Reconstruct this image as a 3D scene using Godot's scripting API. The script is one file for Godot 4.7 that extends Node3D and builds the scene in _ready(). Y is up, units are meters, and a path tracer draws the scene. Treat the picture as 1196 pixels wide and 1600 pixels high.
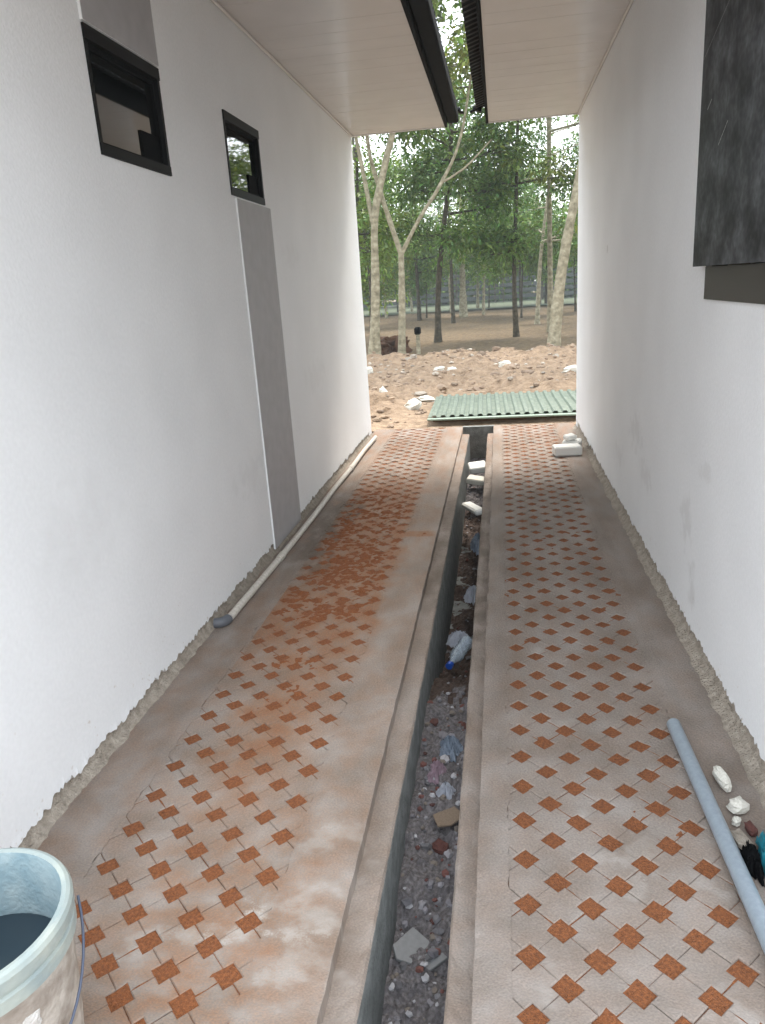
extends Node3D

const XL := -1.383      # left wall face
const XR := 0.756       # right wall face
const ZE := -7.85       # far end of both houses
const ZU := -0.95       # near end of the plaster texture
var ZB := -1.25         # near end of the house being built
const SY := 2.93        # soffit height
const HP := 0.0772      # half pitch of the paver holes
var M := {}
var rng := RandomNumberGenerator.new()
var taken := {}

# ---------------------------------------------------------------- mesh builder
class MB:
	var v := PackedVector3Array()
	var n := PackedVector3Array()
	var uv := PackedVector2Array()
	var c := PackedColorArray()
	var col := Color(1, 1, 1)
	var fl := false     # floor UVs
	func _uv(p: Vector3) -> Vector2:
		if fl: return Vector2((p.x + 1.45) / 2.3, log(-p.z / 0.7) / 2.4968 if p.z < -0.7 else -(p.z + 0.7) * 0.57)
		return Vector2(p.x + p.z, p.y)
	func trin(a: Vector3, b: Vector3, d: Vector3, na: Vector3, nb: Vector3, nd: Vector3) -> void:
		# front faces run clockwise seen from the side of the normal
		var g := (d - a).cross(b - a)
		if g.dot(na + nb + nd) < 0.0:
			var t := b; b = d; d = t
			t = nb; nb = nd; nd = t
		v.append(a); v.append(b); v.append(d)
		n.append(na); n.append(nb); n.append(nd)
		uv.append(_uv(a)); uv.append(_uv(b)); uv.append(_uv(d))
		c.append(col); c.append(col); c.append(col)
	func tri(a: Vector3, b: Vector3, d: Vector3, hint: Vector3) -> void:
		var g := (d - a).cross(b - a)
		if g.length_squared() < 1e-16: return
		g = g.normalized()
		if g.dot(hint) < 0.0: g = -g
		trin(a, b, d, g, g, g)
	func quad(a: Vector3, b: Vector3, d: Vector3, e: Vector3, hint: Vector3) -> void:
		tri(a, b, d, hint); tri(a, d, e, hint)
	func box(p0: Vector3, p1: Vector3) -> void:
		obox(Transform3D(Basis(), (p0 + p1) * 0.5), (p1 - p0).abs())
	func obox(t: Transform3D, s: Vector3, cham := 0.0) -> void:
		var h := s * 0.5
		if cham <= 0.0:
			for ax in 3:
				for sg in [-1.0, 1.0]:
					var nn := Vector3.ZERO; nn[ax] = sg
					var u := Vector3.ZERO; u[(ax + 1) % 3] = h[(ax + 1) % 3]
					var w := Vector3.ZERO; w[(ax + 2) % 3] = h[(ax + 2) % 3]
					var o: Vector3 = nn * h[ax]
					quad(t * (o - u - w), t * (o + u - w), t * (o + u + w), t * (o - u + w), t.basis * nn)
			return
		var k := h - Vector3.ONE * cham
		for ax in 3:
			var b1 := (ax + 1) % 3
			var b2 := (ax + 2) % 3
			for sg in [-1.0, 1.0]:
				var nn := Vector3.ZERO; nn[ax] = sg
				var u := Vector3.ZERO; u[b1] = k[b1]
				var w := Vector3.ZERO; w[b2] = k[b2]
				var o: Vector3 = nn * h[ax]
				quad(t * (o - u - w), t * (o + u - w), t * (o + u + w), t * (o - u + w), t.basis * nn)
			for s1 in [-1.0, 1.0]:
				for s2 in [-1.0, 1.0]:
					var p := Vector3.ZERO; p[b1] = s1 * h[b1]; p[b2] = s2 * k[b2]
					var q := Vector3.ZERO; q[b1] = s1 * k[b1]; q[b2] = s2 * h[b2]
					var e := Vector3.ZERO; e[ax] = k[ax]
					var hn := Vector3.ZERO; hn[b1] = s1; hn[b2] = s2
					quad(t * (p - e), t * (p + e), t * (q + e), t * (q - e), t.basis * hn)
		for sx in [-1.0, 1.0]:
			for sy in [-1.0, 1.0]:
				for sz in [-1.0, 1.0]:
					var s3 := Vector3(sx, sy, sz)
					tri(t * (s3 * Vector3(h.x, k.y, k.z)), t * (s3 * Vector3(k.x, h.y, k.z)), t * (s3 * Vector3(k.x, k.y, h.z)), t.basis * s3)
	func tube(pts: PackedVector3Array, rad: PackedFloat32Array, sides := 10, cap := true) -> void:
		var m := pts.size()
		var rings := []
		var nrm := []
		var ref := Vector3.UP
		var d0 := (pts[1] - pts[0]).normalized()
		if absf(d0.dot(ref)) > 0.9: ref = Vector3.RIGHT
		for i in m:
			var d: Vector3
			if i == 0: d = pts[1] - pts[0]
			elif i == m - 1: d = pts[i] - pts[i - 1]
			else: d = pts[i + 1] - pts[i - 1]
			d = d.normalized()
			var x := ref.cross(d).normalized()
			var y := d.cross(x).normalized()
			ref = y
			var rr := PackedVector3Array(); var nn := PackedVector3Array()
			for k in sides:
				var a := TAU * k / sides
				var o := x * cos(a) + y * sin(a)
				rr.append(pts[i] + o * rad[i]); nn.append(o)
			rings.append(rr); nrm.append(nn)
		for i in m - 1:
			for k in sides:
				var k2 := (k + 1) % sides
				trin(rings[i][k], rings[i][k2], rings[i + 1][k2], nrm[i][k], nrm[i][k2], nrm[i + 1][k2])
				trin(rings[i][k], rings[i + 1][k2], rings[i + 1][k], nrm[i][k], nrm[i + 1][k2], nrm[i + 1][k])
		if cap:
			for k in sides:
				var k2 := (k + 1) % sides
				tri(pts[0], rings[0][k], rings[0][k2], pts[0] - pts[1])
				tri(pts[m - 1], rings[m - 1][k], rings[m - 1][k2], pts[m - 1] - pts[m - 2])
	func pipe(a: Vector3, b: Vector3, r: float, ri: float, sides := 20) -> void:
		# a hollow pipe with wall thickness
		tube(PackedVector3Array([a, b]), PackedFloat32Array([r, r]), sides, false)
		tube(PackedVector3Array([a, b]), PackedFloat32Array([ri, ri]), sides, false)
		var d := (b - a).normalized()
		var x := Vector3.UP.cross(d).normalized()
		var y := d.cross(x)
		for k in sides:
			var o1 := x * cos(TAU * k / sides) + y * sin(TAU * k / sides)
			var o2 := x * cos(TAU * (k + 1) / sides) + y * sin(TAU * (k + 1) / sides)
			quad(a + o1 * r, a + o2 * r, a + o2 * ri, a + o1 * ri, -d)
			quad(b + o1 * r, b + o2 * r, b + o2 * ri, b + o1 * ri, d)
	func lathe(o: Vector3, prof: Array, seg := 40, inward := false) -> void:
		for i in prof.size() - 1:
			var p: Vector2 = prof[i]
			var q: Vector2 = prof[i + 1]
			var dn := Vector2(q.y - p.y, p.x - q.x).normalized()
			for k in seg:
				var a := TAU * k / seg
				var b := TAU * (k + 1) / seg
				var ca := Vector3(cos(a), 0, sin(a)); var cb := Vector3(cos(b), 0, sin(b))
				var na := ca * dn.x + Vector3.UP * dn.y; var nb := cb * dn.x + Vector3.UP * dn.y
				if inward: na = -na; nb = -nb
				var pa := o + ca * p.x + Vector3.UP * p.y; var pb := o + cb * p.x + Vector3.UP * p.y
				var qa := o + ca * q.x + Vector3.UP * q.y; var qb := o + cb * q.x + Vector3.UP * q.y
				trin(pa, pb, qb, na, nb, nb)
				if q.x > 1e-6: trin(pa, qb, qa, na, nb, na)
	func rock(t: Transform3D, r: RandomNumberGenerator, rough := 0.25, la := 5, lo := 8) -> void:
		var rows := []
		for i in la + 1:
			var row := PackedVector3Array()
			var th := PI * i / la
			var poleoff := 1.0 + r.randf_range(-rough, rough)
			for k in lo:
				var ph := TAU * k / lo + 0.3 * i
				var s := 1.0 + r.randf_range(-rough, rough)
				if i == 0 or i == la: s = poleoff
				var p := Vector3(sin(th) * cos(ph), cos(th), sin(th) * sin(ph))
				var m := maxf(absf(p.x), maxf(absf(p.y), absf(p.z)))
				p = p.lerp(p / m * 0.85, 0.45) * s
				row.append(t * p)
			rows.append(row)
		for i in la:
			for k in lo:
				var k2 := (k + 1) % lo
				var mid: Vector3 = (rows[i][k] + rows[i + 1][k2]) * 0.5 - t.origin
				tri(rows[i][k], rows[i][k2], rows[i + 1][k2], mid)
				tri(rows[i][k], rows[i + 1][k2], rows[i + 1][k], mid)
	func commit() -> ArrayMesh:
		var arr := []
		arr.resize(Mesh.ARRAY_MAX)
		arr[Mesh.ARRAY_VERTEX] = v
		arr[Mesh.ARRAY_NORMAL] = n
		arr[Mesh.ARRAY_TEX_UV] = uv
		arr[Mesh.ARRAY_COLOR] = c
		var me := ArrayMesh.new()
		me.add_surface_from_arrays(Mesh.PRIMITIVE_TRIANGLES, arr)
		return me

# ---------------------------------------------------------------- objects
func numbered(s: String) -> String:
	if not taken.has(s):
		taken[s] = 0
		return s
	taken[s] += 1
	return "%s_%03d" % [s, taken[s]]

func meta(o: Node, label: String, cat := "", group := "", kind := "") -> void:
	if label: o.set_meta("label", label)
	if cat: o.set_meta("category", cat)
	if group: o.set_meta("group", group)
	if kind: o.set_meta("kind", kind)

# a one-mesh thing; vertices are world positions, the node stands at "at"
func solo(called: String, b: MB, m: Material, at: Vector3, label: String, cat: String, group := "") -> MeshInstance3D:
	for i in b.v.size(): b.v[i] -= at
	var o := MeshInstance3D.new()
	o.mesh = b.commit(); o.material_override = m; o.name = numbered(called)
	add_child(o); o.position = at
	meta(o, label, cat, group)
	return o

func root(called: String, at: Vector3, label: String, cat: String, group := "") -> Node3D:
	var o := Node3D.new()
	o.name = numbered(called); add_child(o); o.position = at
	meta(o, label, cat, group)
	return o

# a part: vertices in world positions too
func part(p: Node3D, called: String, b: MB, m: Material, label := "", kind := "") -> MeshInstance3D:
	var at := Vector3.ZERO
	var q: Node = p
	while q != self:
		at += (q as Node3D).position
		q = q.get_parent()
	for i in b.v.size(): b.v[i] -= at
	var o := MeshInstance3D.new()
	o.mesh = b.commit(); o.material_override = m; o.name = called
	p.add_child(o, true)
	meta(o, label, "", "", kind)
	return o

func structure(called: String, b: MB, m: Material) -> MeshInstance3D:
	var o := MeshInstance3D.new()
	o.mesh = b.commit(); o.material_override = m; o.name = numbered(called)
	add_child(o); o.set_meta("kind", "structure")
	return o

# ---------------------------------------------------------------- textures and materials
func noise(freq: float, sd: int, oct := 4, type := FastNoiseLite.TYPE_SIMPLEX_SMOOTH) -> FastNoiseLite:
	var f := FastNoiseLite.new()
	f.noise_type = type; f.frequency = freq; f.seed = sd
	f.fractal_octaves = oct
	f.fractal_type = FastNoiseLite.FRACTAL_FBM
	return f

func tint_tex(lo: Color, hi: Color, freq: float, sd: int, size := 512, oct := 5, grain := 0.0) -> ImageTexture:
	var im := noise(freq, sd, oct).get_seamless_image(size, size)
	var gi := noise(0.35, sd + 7, 2).get_seamless_image(size, size)
	im.convert(Image.FORMAT_L8); gi.convert(Image.FORMAT_L8)
	var d := im.get_data(); var g := gi.get_data()
	var out := PackedByteArray(); out.resize(size * size * 3)
	for i in size * size:
		var k := d[i] / 255.0
		var e := (g[i] / 255.0 - 0.5) * grain
		out[i * 3] = int(clampf(lerpf(lo.r, hi.r, k) + e, 0, 1) * 255)
		out[i * 3 + 1] = int(clampf(lerpf(lo.g, hi.g, k) + e, 0, 1) * 255)
		out[i * 3 + 2] = int(clampf(lerpf(lo.b, hi.b, k) + e, 0, 1) * 255)
	var o := Image.create_from_data(size, size, false, Image.FORMAT_RGB8, out)
	o.generate_mipmaps()
	return ImageTexture.create_from_image(o)

func bump_tex(freq: float, sd: int, strength: float, size := 512, oct := 4) -> ImageTexture:
	var im := noise(freq, sd, oct).get_seamless_image(size, size)
	im.convert(Image.FORMAT_RGBA8)
	im.bump_map_to_normal_map(strength)
	return ImageTexture.create_from_image(im)

func plain(c: Color, rough := 0.8, metal := 0.0) -> StandardMaterial3D:
	var m := StandardMaterial3D.new()
	m.albedo_color = c; m.roughness = rough; m.metallic = metal
	return m

func textured(lo: Color, hi: Color, freq: float, sd: int, metres: float, rough := 0.9, bump := 0.0, bfreq := 0.08, grain := 0.0) -> StandardMaterial3D:
	var m := StandardMaterial3D.new()
	m.albedo_texture = tint_tex(lo, hi, freq, sd, 512, 5, grain)
	m.roughness = rough
	m.uv1_triplanar = true; m.uv1_world_triplanar = true
	m.uv1_scale = Vector3.ONE / metres
	if bump > 0.0:
		m.normal_enabled = true
		m.normal_texture = bump_tex(bfreq, sd + 3, bump)
		m.normal_scale = 1.0
	return m

func sm(a: float, b: float, x: float) -> float:
	var t := clampf((x - a) / (b - a), 0.0, 1.0)
	return t * t * (3.0 - 2.0 * t)

# dried red dust trodden in round the spill, wider than the loose soil itself
func soil_dust(x: float, z: float) -> float:
	var s := n_soil.get_noise_2d(x, z)
	var m := (1.0 - sm(0.20, 0.36, absf(x + 0.88 + 0.10 * s))) * sm(-2.2, -3.3, z) * (1.0 - sm(-5.2, -6.6, z))
	m = maxf(m, 0.75 * (1.0 - sm(0.05, 0.26, absf(x + 0.84 + 0.1 * s))) * sm(-1.2, -2.4, z) * sm(-4.0, -3.4, z))
	m = maxf(m, 0.8 * (1.0 - sm(0.02, 0.09, absf(z + 4.47))) * sm(-0.7, -0.6, x) * (1.0 - sm(-0.46, -0.40, x)))
	return clampf(m * (1.0 + 0.5 * s), 0.0, 1.0)

# how much loose red soil lies at a spot of the paving (seen in the photograph as one long spill)
var n_soil := noise(3.2, 41, 4)
var n_soil2 := noise(11.0, 43, 3)
func soil_amount(x: float, z: float) -> float:
	var s := n_soil.get_noise_2d(x, z); var f := n_soil2.get_noise_2d(x, z)
	# main spill on the left field
	var cx := -0.88 + 0.06 * s
	var m := (1.0 - sm(0.16, 0.34, absf(x - cx + 0.10 * s))) * sm(-2.5, -3.5, z) * (1.0 - sm(-5.1, -6.1, z))
	# tail toward the camera
	m = maxf(m, (1.0 - sm(0.05, 0.20, absf(x + 0.88 - 0.10 * (z + 2.9) + 0.1 * s))) * sm(-2.0, -2.7, z) * sm(-4.0, -3.4, z) * 0.75)
	m = maxf(m, 0.6 * (1.0 - sm(0.02, 0.09, absf(z + 4.47))) * sm(-0.7, -0.6, x) * (1.0 - sm(-0.46, -0.40, x)))
	return clampf(m * (0.85 + 0.9 * s + 0.5 * f), 0.0, 1.0)

func floor_textures() -> void:
	var W := 1024; var H := 2048
	var a := noise(0.008, 11, 6).get_image(W, H); a.convert(Image.FORMAT_L8)
	var g := noise(0.30, 12, 4).get_image(W, H); g.convert(Image.FORMAT_L8)
	var p := noise(0.016, 13, 6).get_image(W, H); p.convert(Image.FORMAT_L8)
	var ad := a.get_data(); var gd := g.get_data(); var pd := p.get_data()
	var out := PackedByteArray(); out.resize(W * H * 3)
	var splat := [[-0.72, -1.42, 0.055], [-0.66, -1.40, 0.045], [-0.78, -1.37, 0.04], [-0.90, -1.36, 0.045], [0.36, -1.72, 0.05], [0.30, -1.62, 0.035], [0.24, -1.70, 0.03], [0.22, -1.86, 0.03], [0.46, -1.62, 0.05], [0.19, -2.35, 0.03], [0.10, -1.33, 0.05], [-0.52, -1.5, 0.09], [-0.5, -1.75, 0.07], [0.52, -1.76, 0.04], [0.48, -1.28, 0.04], [-0.50, -1.3, 0.08], [0.13, -2.9, 0.03]]
	for j in H:
		var z := -0.7 * exp(2.4968 * j / H)
		var far := sm(-5.6, -7.6, z)
		for i in W:
			var x := -1.45 + 2.3 * i / W
			var q := j * W + i
			var A := ad[q] / 255.0 - 0.5; var G := gd[q] / 255.0 - 0.5; var P := pd[q] / 255.0 - 0.5
			var r := 0.530 + 0.12 * A + 0.13 * G
			var gg := 0.490 + 0.13 * A + 0.13 * G
			var b := 0.455 + 0.14 * A + 0.13 * G
			# dried red dust trodden into the concrete
			var dust := clampf(0.26 + 0.85 * P + 0.6 * G, 0.0, 1.0)
			if x < -0.42:
				var near := (1.0 - sm(0.1, 0.34, absf(x + 0.74))) * sm(-2.6, -1.2, z)
				dust = clampf(dust * (0.6 + 0.5 * far + 0.7 * near), 0.0, 0.85)
			else:
				dust *= 0.28 + 0.75 * far
			if x > -1.15 and x < -0.42 and z < -1.0 and z > -6.6:
				var s := soil_dust(x, z)
				dust = maxf(dust, clampf(s * (0.85 + 1.2 * P + 1.1 * G), 0.0, 1.0))
			r = lerpf(r, 0.525 + 0.2 * G, dust * 0.82); gg = lerpf(gg, 0.345 + 0.2 * G, dust * 0.82); b = lerpf(b, 0.225 + 0.18 * G, dust * 0.82)
			# wet-looking dark cement stain beside the spill on the left
			var dk := (1.0 - sm(0.05, 0.17, absf(x + 1.14 - 0.08 * (P * 3.0)))) * (1.0 - sm(0.4, 1.1, absf(z + 4.55))) * clampf(0.6 + 2.0 * P, 0, 1)
			# mud dried along the drain's ledge
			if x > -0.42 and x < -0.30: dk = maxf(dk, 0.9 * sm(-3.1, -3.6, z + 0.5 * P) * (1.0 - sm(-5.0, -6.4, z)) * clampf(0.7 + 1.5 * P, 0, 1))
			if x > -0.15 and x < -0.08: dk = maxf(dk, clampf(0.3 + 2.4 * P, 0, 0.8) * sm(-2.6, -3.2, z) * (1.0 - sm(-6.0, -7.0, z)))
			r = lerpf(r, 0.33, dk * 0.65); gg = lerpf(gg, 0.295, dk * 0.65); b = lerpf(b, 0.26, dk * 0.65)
			# spilt white cement
			if z > -3.2:
				for sp in splat:
					var d: float = Vector2(x - sp[0], z - sp[1]).length() / sp[2] + P * 3.4 + A * 1.5 + G * 1.6
					if d < 1.0:
						var k := sm(1.0, 0.1, d) * 0.20
						r = lerpf(r, 0.80, k); gg = lerpf(gg, 0.78, k); b = lerpf(b, 0.75, k)
			out[q * 3] = int(clampf(r, 0, 1) * 255); out[q * 3 + 1] = int(clampf(gg, 0, 1) * 255); out[q * 3 + 2] = int(clampf(b, 0, 1) * 255)
	var im := Image.create_from_data(W, H, false, Image.FORMAT_RGB8, out)
	im.generate_mipmaps()
	var nm := noise(0.22, 19, 4).get_image(W, H); nm.convert(Image.FORMAT_RGBA8); nm.bump_map_to_normal_map(1.6)
	var m := StandardMaterial3D.new()
	m.albedo_texture = ImageTexture.create_from_image(im)
	m.roughness = 0.85
	m.normal_enabled = true; m.normal_texture = ImageTexture.create_from_image(nm); m.normal_scale = 0.5
	M.floor = m

# plaster: faint roller clouds, scuffs and splashes that the photograph shows on the walls
func plaster(sd: int, marks: Array) -> StandardMaterial3D:
	var W := 1536; var H := 640
	var a := noise(0.006, sd, 4).get_image(W, H); a.convert(Image.FORMAT_L8)
	var g := noise(0.22, sd + 1, 3).get_image(W, H); g.convert(Image.FORMAT_L8)
	var p := noise(0.045, sd + 2, 4).get_image(W, H); p.convert(Image.FORMAT_L8)
	var ad := a.get_data(); var gd := g.get_data(); var pd := p.get_data()
	var out := PackedByteArray(); out.resize(W * H * 3)
	for j in H:
		var y := 3.05 * (1.0 - float(j) / H)
		for i in W:
			var q := j * W + i
			var A := ad[q] / 255.0 - 0.5; var G := gd[q] / 255.0 - 0.5; var P := pd[q] / 255.0 - 0.5
			var v := 0.925 + 0.030 * A + 0.030 * G
			var warm := 0.0
			if y < 0.45:   # splashed specks of mud and cement
				var k := G + 0.7 * P - 0.34 - 0.5 * y
				if k > 0.0: warm = minf(0.5, k * 7.0)
			out[q * 3] = int(clampf(v - 0.20 * warm, 0, 1) * 255); out[q * 3 + 1] = int(clampf(v + 0.003 - 0.25 * warm, 0, 1) * 255); out[q * 3 + 2] = int(clampf(v + 0.004 - 0.30 * warm, 0, 1) * 255)
	var im := Image.create_from_data(W, H, false, Image.FORMAT_RGB8, out)
	for m in marks:   # scuff: z, y, half width, half height, strength
		var ci := int((m[0] - ZE) / (ZU - ZE) * W); var cj := int((1.0 - m[1] / 3.05) * H)
		var ri := int(m[2] / (ZU - ZE) * W) + 1; var rj := int(m[3] / 3.05 * H) + 1
		for j in range(maxi(0, cj - rj), mini(H, cj + rj)):
			for i in range(maxi(0, ci - ri), mini(W, ci + ri)):
				var d := Vector2(float(i - ci) / ri, float(j - cj) / rj).length()
				var q := j * W + i
				var k: float = clampf((1.0 - d) * 1.6 + (pd[q] / 255.0 - 0.5) * 2.4 + (gd[q] / 255.0 - 0.5) * 1.2 - 0.25, 0.0, 1.0) * m[4]
				if d < 1.0: im.set_pixel(i, j, im.get_pixel(i, j).lerp(Color(0.60, 0.59, 0.57), k * 0.6))
	im.generate_mipmaps()
	var nm := noise(0.30, sd + 5, 3).get_image(W, H); nm.convert(Image.FORMAT_RGBA8); nm.bump_map_to_normal_map(0.8)
	var mt := StandardMaterial3D.new()
	mt.albedo_texture = ImageTexture.create_from_image(im)
	mt.roughness = 0.7
	mt.normal_enabled = true; mt.normal_texture = ImageTexture.create_from_image(nm); mt.normal_scale = 0.3
	return mt

func materials() -> void:
	floor_textures()
	M.wall_left = plaster(301, [[-3.9, 0.55, 0.35, 0.12, 0.10], [-5.6, 0.9, 0.4, 0.15, 0.08], [-2.2, 0.8, 0.3, 0.2, 0.06], [-5.2, 1.75, 0.25, 0.1, 0.08]])
	M.wall_right = plaster(311, [[-4.4, 0.62, 0.28, 0.13, 0.20], [-4.05, 0.45, 0.22, 0.10, 0.16], [-3.15, 0.50, 0.13, 0.16, 0.22], [-3.0, 0.26, 0.09, 0.12, 0.24], [-5.75, 1.66, 0.05, 0.03, 0.45], [-5.0, 0.35, 0.3, 0.12, 0.14], [-2.9, 0.75, 0.14, 0.05, 0.18]])
	M.wall = textured(Color(0.915, 0.92, 0.92), Color(0.945, 0.95, 0.95), 0.012, 21, 2.6, 0.7, 0.35, 0.4, 0.02)
	M.mortar = textured(Color(0.50, 0.46, 0.41), Color(0.74, 0.70, 0.645), 0.03, 22, 0.7, 0.95, 6.0, 0.12, 0.12)
	M.render_edge = textured(Color(0.66, 0.64, 0.61), Color(0.86, 0.85, 0.83), 0.03, 23, 0.5, 0.95, 4.0, 0.12, 0.06)
	M.soffit = textured(Color(0.83, 0.815, 0.805), Color(0.86, 0.845, 0.835), 0.01, 24, 2.0, 0.22, 0.0)
	M.backing = plain(Color(0.2, 0.19, 0.18), 0.9)
	M.black = textured(Color(0.06, 0.06, 0.065), Color(0.08, 0.08, 0.085), 0.02, 25, 0.8, 0.8)
	M.black.metallic_specular = 0.25
	M.roof = textured(Color(0.10, 0.095, 0.09), Color(0.17, 0.155, 0.145), 0.03, 26, 0.9, 0.6)
	M.frame = plain(Color(0.06, 0.06, 0.065), 0.55)
	M.frame.metallic_specular = 0.3
	M.frame2 = plain(Color(0.19, 0.18, 0.155), 0.5)
	M.cladding = textured(Color(0.64, 0.63, 0.63), Color(0.68, 0.67, 0.67), 0.015, 27, 0.9, 0.6, 0.0, 0.2, 0.015)
	M.soil = textured(Color(0.37, 0.215, 0.115), Color(0.60, 0.365, 0.205), 0.06, 28, 0.35, 1.0, 6.0, 0.12, 0.12)
	M.drain = textured(Color(0.38, 0.39, 0.38), Color(0.54, 0.55, 0.54), 0.02, 29, 0.9, 0.8, 3.0, 0.1, 0.06)
	M.debris = textured(Color(0.24, 0.22, 0.215), Color(0.58, 0.56, 0.565), 0.05, 30, 0.45, 0.95, 6.0, 0.1, 0.14)
	M.earth = textured(Color(0.46, 0.385, 0.31), Color(0.70, 0.605, 0.505), 0.02, 31, 1.6, 1.0, 5.0, 0.08, 0.10)
	M.litter = textured(Color(0.29, 0.235, 0.16), Color(0.50, 0.42, 0.30), 0.03, 32, 3.0, 1.0, 5.0, 0.1, 0.12)
	M.grass = textured(Color(0.20, 0.235, 0.16), Color(0.33, 0.36, 0.25), 0.04, 33, 3.0, 1.0)
	M.shaded_mud = textured(Color(0.20, 0.15, 0.125), Color(0.37, 0.30, 0.26), 0.04, 53, 0.5, 0.9, 5.0, 0.08, 0.06)  # brown mud, its colour toned darker to stand for shade in the drain
	M.heap = textured(Color(0.27, 0.19, 0.14), Color(0.42, 0.30, 0.22), 0.05, 51, 0.6, 1.0, 5.0)
	M.foam = plain(Color(0.86, 0.86, 0.84), 0.7)
	M.chalk = textured(Color(0.72, 0.70, 0.65), Color(0.88, 0.87, 0.83), 0.05, 34, 0.2, 0.9, 3.0)
	M.green = textured(Color(0.34, 0.395, 0.35), Color(0.49, 0.53, 0.475), 0.012, 35, 1.1, 0.45, 0.0, 0.1, 0.03)
	M.greenlip = textured(Color(0.50, 0.58, 0.52), Color(0.60, 0.66, 0.60), 0.02, 36, 0.8, 0.5)
	M.pvcwhite = textured(Color(0.70, 0.67, 0.62), Color(0.85, 0.83, 0.79), 0.03, 37, 0.35, 0.45)
	M.pvcgrey = textured(Color(0.50, 0.54, 0.57), Color(0.57, 0.61, 0.64), 0.03, 38, 0.35, 0.35)
	M.greycap = plain(Color(0.35, 0.36, 0.38), 0.5)
	M.bark = textured(Color(0.40, 0.375, 0.30), Color(0.76, 0.73, 0.635), 0.012, 39, 0.9, 1.0, 5.0, 0.06, 0.05)
	M.barkdark = textured(Color(0.15, 0.135, 0.105), Color(0.42, 0.385, 0.32), 0.012, 40, 0.9, 1.0, 5.0, 0.06, 0.05)
	M.bucket = textured(Color(0.48, 0.57, 0.60), Color(0.65, 0.70, 0.70), 0.012, 44, 0.5, 0.5, 1.5, 0.06, 0.05)
	M.bucketrim = textured(Color(0.52, 0.58, 0.59), Color(0.68, 0.70, 0.66), 0.012, 52, 0.6, 0.45, 1.0, 0.06, 0.03)
	M.bucketmud = textured(Color(0.50, 0.455, 0.41), Color(0.78, 0.75, 0.71), 0.010, 45, 0.35, 0.9, 3.0, 0.06, 0.04)
	M.shard = textured(Color(0.46, 0.46, 0.46), Color(0.53, 0.53, 0.53), 0.03, 46, 0.3, 0.6)
	M.plasticblue = plain(Color(0.08, 0.27, 0.62), 0.35)
	M.teal = plain(Color(0.10, 0.46, 0.52), 0.5)
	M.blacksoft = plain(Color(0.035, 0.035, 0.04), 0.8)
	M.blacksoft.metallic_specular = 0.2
	M.redbit = textured(Color(0.27, 0.15, 0.13), Color(0.38, 0.23, 0.20), 0.05, 47, 0.2, 0.9)
	M.wood = textured(Color(0.30, 0.21, 0.14), Color(0.48, 0.35, 0.24), 0.04, 48, 0.5, 0.9)
	M.slat = textured(Color(0.20, 0.21, 0.20), Color(0.30, 0.31, 0.30), 0.03, 49, 2.0, 0.8)
	M.bagwhite = plain(Color(0.70, 0.71, 0.74), 0.4)
	M.bagpink = plain(Color(0.60, 0.51, 0.545), 0.45)
	M.bagblue = plain(Color(0.50, 0.54, 0.59), 0.4)
	M.card = textured(Color(0.42, 0.36, 0.30), Color(0.53, 0.46, 0.39), 0.05, 50, 0.2, 0.9)
	for k in ["bagwhite", "bagpink", "bagblue"]:
		M[k].cull_mode = BaseMaterial3D.CULL_DISABLED
	var gl := plain(Color(0.045, 0.05, 0.048), 0.03)
	gl.metallic_specular = 1.0
	gl.clearcoat_enabled = true; gl.clearcoat = 1.0; gl.clearcoat_roughness = 0.02
	M.glass = gl
	var cb := plain(Color(0.75, 0.82, 0.88, 0.35), 0.08)
	cb.transparency = BaseMaterial3D.TRANSPARENCY_ALPHA
	M.bottle = cb
	var wt := plain(Color(0.14, 0.19, 0.22), 0.06)
	M.water = wt
	var lf := StandardMaterial3D.new()
	lf.vertex_color_use_as_albedo = true; lf.albedo_color = Color(1, 1, 1)
	lf.roughness = 0.55; lf.cull_mode = BaseMaterial3D.CULL_DISABLED
	lf.backlight_enabled = true; lf.backlight = Color(0.42, 0.50, 0.17)
	M.leaf = lf
	var st := StandardMaterial3D.new()
	st.vertex_color_use_as_albedo = true; st.roughness = 0.95
	M.stone = st
	# smeared dusty dark glass of the right hand window, with scratches
	var S := 512
	var im := noise(0.012, 61, 5).get_image(S, S); im.convert(Image.FORMAT_L8)
	var i2 := noise(0.07, 62, 3).get_image(S, S); i2.convert(Image.FORMAT_L8)
	var d1 := im.get_data(); var d2 := i2.get_data()
	var out := PackedByteArray(); out.resize(S * S * 3)
	for q in S * S:
		var k := clampf(0.225 + 0.16 * (d1[q] / 255.0 - 0.5) * 2.0 + 0.07 * (d2[q] / 255.0 - 0.5) * 2.0, 0.05, 0.5)
		out[q * 3] = int(k * 250); out[q * 3 + 1] = int(k * 255); out[q * 3 + 2] = int((k + 0.012) * 255)
	var di := Image.create_from_data(S, S, false, Image.FORMAT_RGB8, out)
	var scr := [[2, 176, 250, 96], [110, 308, 152, 284], [40, 250, 62, 240], [300, 200, 420, 160]]
	for s in scr:
		for t in 400:
			var f := t / 400.0
			var px := int(lerpf(s[0], s[2], f)); var py := int(lerpf(s[1], s[3], f))
			di.set_pixel(px, py, di.get_pixel(px, py).lerp(Color(0.75, 0.75, 0.73), 0.5))
	var dm := StandardMaterial3D.new()
	dm.albedo_texture = ImageTexture.create_from_image(di)
	dm.roughness = 0.5
	dm.metallic_specular = 0.25
	M.dusty = dm

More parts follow.
